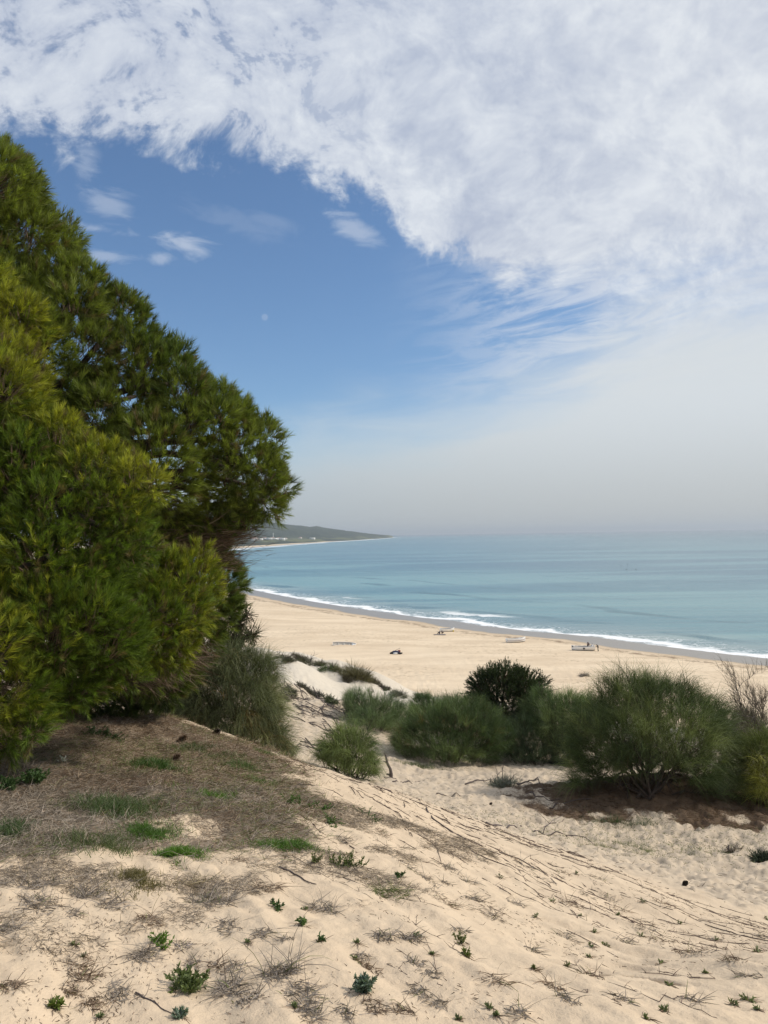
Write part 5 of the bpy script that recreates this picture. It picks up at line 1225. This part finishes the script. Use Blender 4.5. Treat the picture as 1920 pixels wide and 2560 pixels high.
h_ = hit(158, 1907); rt = empty('white_flower', h_); tag(rt, 'small white flower in the litter beside the dark weed', 'flower'); a = Acc(); n_ = 26; d = unit(RNG.normal(size=(n_, 3))+np.array([0, 0, .6])); a.ribbons(h_+np.array([0, 0, .03])+RNG.normal(size=(n_, 3))*.012, d, .022, .014, np.array((.7, .68, .62)), 2, taper=.2); a.build('petals', M_leaf, rt)
a = Acc(); a.tube(h_+np.array([(0, 0, -.01), (0, 0, .015), (.003, 0, .03)]), .003, DGREEN, 4); a.build('stem', M_leaf, rt)
# ---- uncountable ground cover
N = 210000
x_ = RNG.uniform(-6.2, 1.8, N); y_ = RNG.uniform(4.0, 11.5, N); w1, _ = litter_w(x_, y_)
k = (w1 > RNG.random(N)*.95+.02)&(x_ > -.52*y_-.6)&(x_ < .5*y_); x_, y_ = x_[k], y_[k]; n_ = len(x_); p = gpt(x_, y_, .004)
d = unit(np.stack([RNG.normal(size=n_), RNG.normal(size=n_), np.abs(RNG.normal(size=n_))*.28+.05], 1))
pal = np.array([(.34, .26, .175), (.22, .15, .10), (.15, .10, .07), (.38, .32, .26), (.28, .24, .20), (.16, .18, .07)]); grey = fbm(p[:, 0]*.9, p[:, 1]*.9, 3, 101)
ci = RNG.integers(0, 3, n_); gm = RNG.random(n_) < np.clip(.35+1.1*grey-.25*(p[:, 1]-6.5), .1, .9); ci[gm] = RNG.integers(3, 5, gm.sum()); gm = (RNG.random(n_) < .34)&(fbm(p[:, 0]*1.4, p[:, 1]*1.4, 3, 107) > .02); ci[gm] = 5
a = Acc(); a.ribbons(p, d, RNG.uniform(.05, .13, n_), .0034, pal[ci]*RNG.uniform(.6, 1.35, (n_, 1)), 3, .55, curl=RNG.uniform(-.9, .9, n_))
N = 190000; x_ = RNG.uniform(-3.2, 1.2, N); y_ = RNG.uniform(2.6, 7, N); xb = np.interp(y_, [2.4, 3.4, 4.9, 6.3, 7], [-2.6, .0, .5, .6, .6])
dn_ = fbm(x_*2.2, y_*2.2, 4, 131)*1.9+.30*(xb-x_)-.34+.10*(y_-4)
k = (dn_ > RNG.random(N)*.7+.08)&(x_ < xb+.3); x_, y_ = x_[k], y_[k]; n_ = len(x_)
a.ribbons(gpt(x_, y_, .003), unit(np.stack([RNG.normal(size=n_)+LU[0]*.7, RNG.normal(size=n_)+LU[1]*.7, np.abs(RNG.normal(size=n_))*.2+.02], 1)), RNG.uniform(.02, .09, n_), .0026, np.array((.27, .225, .18))*RNG.uniform(.4, 1.5, (n_, 1)), 3, .5, curl=RNG.uniform(-1.4, 1.4, n_))
tag(a.build('needle_litter', M_dry), 'brown and grey carpet of dead needles and grass under the pine', 'litter', kind='stuff')
N = 60000; x_ = RNG.uniform(1.0, 9.5, N); y_ = RNG.uniform(12, 18, N); _, w2 = litter_w(x_, y_); k = w2 > RNG.random(N)*.9+.05; x_, y_ = x_[k], y_[k]; n_ = len(x_)
a = Acc(); a.ribbons(gpt(x_, y_, .004), unit(np.stack([RNG.normal(size=n_), RNG.normal(size=n_), np.abs(RNG.normal(size=n_))*.2], 1)), RNG.uniform(.06, .15, n_), .005, np.array((.12, .075, .045))*RNG.uniform(.4, 1.5, (n_, 1)), 2, .4, curl=.6)
tag(a.build('twig_litter', M_dry), 'dark brown fallen twigs covering the mound of the large bush', 'litter', kind='stuff')
# crumbs and bits of stem strewn over the slope, mostly lying along it
a = Acc(); N = 30000
r_ = np.exp(RNG.uniform(math.log(2.0), math.log(15), N)); th_ = RNG.uniform(rad(-31), rad(31), N); x_, y_ = r_*np.sin(th_), r_*np.cos(th_)
u_ = x_*LU[0]+y_*LU[1]; v_ = x_*LV[0]+y_*LV[1]; dens = fbm(u_*.6, v_*2.4, 3, 111)+.5*fbm(x_*3, y_*3, 2, 117)+.22*sst(2.5, 5.2, v_)*(1-valley_w(x_, y_))-.22*valley_w(x_, y_)
k = dens > RNG.random(N)*.55+.02; x_, y_ = x_[k], y_[k]; n_ = len(x_); sg = RNG.choice([-1, 1], n_)
d = unit(np.stack([LU[0]*sg+RNG.normal(size=n_)*.55, LU[1]*sg+RNG.normal(size=n_)*.55, RNG.normal(size=n_)*.05+.04], 1))
a.ribbons(gpt(x_, y_, .003), d, RNG.uniform(.01, .055, n_)*np.clip(np.hypot(x_, y_)/5, .6, 1.6), .0034, np.array((.15, .11, .085))*RNG.uniform(.4, 1.7, (n_, 1)), 2, .1, curl=RNG.uniform(-.8, .8, n_))
# half-buried creeping stems in lines
def crawl(x0_, y0_, L_, r_, col, sprigs=6):
    n_ = max(6, int(L_/.06)); h_ = RNG.normal()*.14; d_ = np.array([LU[0], LU[1]]); d_ = np.array([d_[0]*math.cos(h_)-d_[1]*math.sin(h_), d_[0]*math.sin(h_)+d_[1]*math.cos(h_)])
    q = [np.array([x0_, y0_])]
    for _ in range(n_): q.append(q[-1]+d_*L_/n_); d_ = d_+RNG.normal(size=2)*.12; d_ /= np.linalg.norm(d_)
    q = np.array(q); z_ = ground_z(q[:, 0], q[:, 1])+r_*.4+RNG.normal(size=len(q))*r_*1.3
    a.tube(np.column_stack([q, z_]), r_, col, 4)
    i = RNG.integers(0, len(q), sprigs); o = np.column_stack([q, z_])[i]
    a.ribbons(o, unit(np.stack([RNG.normal(size=sprigs), RNG.normal(size=sprigs), np.abs(RNG.normal(size=sprigs))*.5+.15], 1)), RNG.uniform(.02, .07, sprigs), .0036, np.array(col)*RNG.uniform(.7, 1.8, (sprigs, 1)), 3, .6, curl=.8)
for i in range(520):
    v0 = RNG.uniform(3.4, 6.3) if RNG.random() < .8 else RNG.uniform(1.5, 4); u0 = RNG.uniform(-9, 1.0)
    x0_, y0_ = u0*LU[0]+v0*LV[0], u0*LU[1]+v0*LV[1]
    if y0_ < 2 or abs(x0_/y0_) > .62: continue
    dk = math.hypot(x0_, y0_)/6; crawl(x0_, y0_, RNG.uniform(.15, .9)*min(1, dk+.2), RNG.uniform(.0012, .0032)*min(1.5, dk), np.array((.13, .095, .08))*RNG.uniform(.6, 1.4))
tag(a.build('stem_litter', M_dry), 'scattered dead stems and crumbs strewn over the sand slope', 'litter', kind='stuff')
# wrack and bits in the trampled hollow
a = Acc(); N = 9000; x_ = RNG.uniform(-1, 12, N); y_ = RNG.uniform(7, 30, N); k = (valley_w(x_, y_) > .5)&(fbm(x_*.8, y_*.8, 3, 121) > -.05); x_, y_ = x_[k], y_[k]; n_ = len(x_)
a.ribbons(gpt(x_, y_, .005), unit(np.stack([RNG.normal(size=n_)+.4, RNG.normal(size=n_), np.abs(RNG.normal(size=n_))*.15], 1)), RNG.uniform(.03, .12, n_), .0065, np.array((.15, .115, .085))*RNG.uniform(.4, 1.5, (n_, 1)), 2, .2, curl=.8)
N = 5000; p0 = hit(1640, 2110); x_ = p0[0]+RNG.normal(size=N)*1.9; y_ = p0[1]+RNG.normal(size=N)*.8; p = gpt(x_, y_, .003); a.ribbons(p, unit(np.stack([RNG.normal(size=N), RNG.normal(size=N), np.ones(N)*.6], 1)), .05, .005, np.array((.12, .14, .05))*RNG.uniform(.5, 1.4, (N, 1)), 2, .6)
tag(a.build('hollow_litter', M_dry), 'bits of stem and sparse weeds over the trampled sand of the hollow', 'litter', kind='stuff')
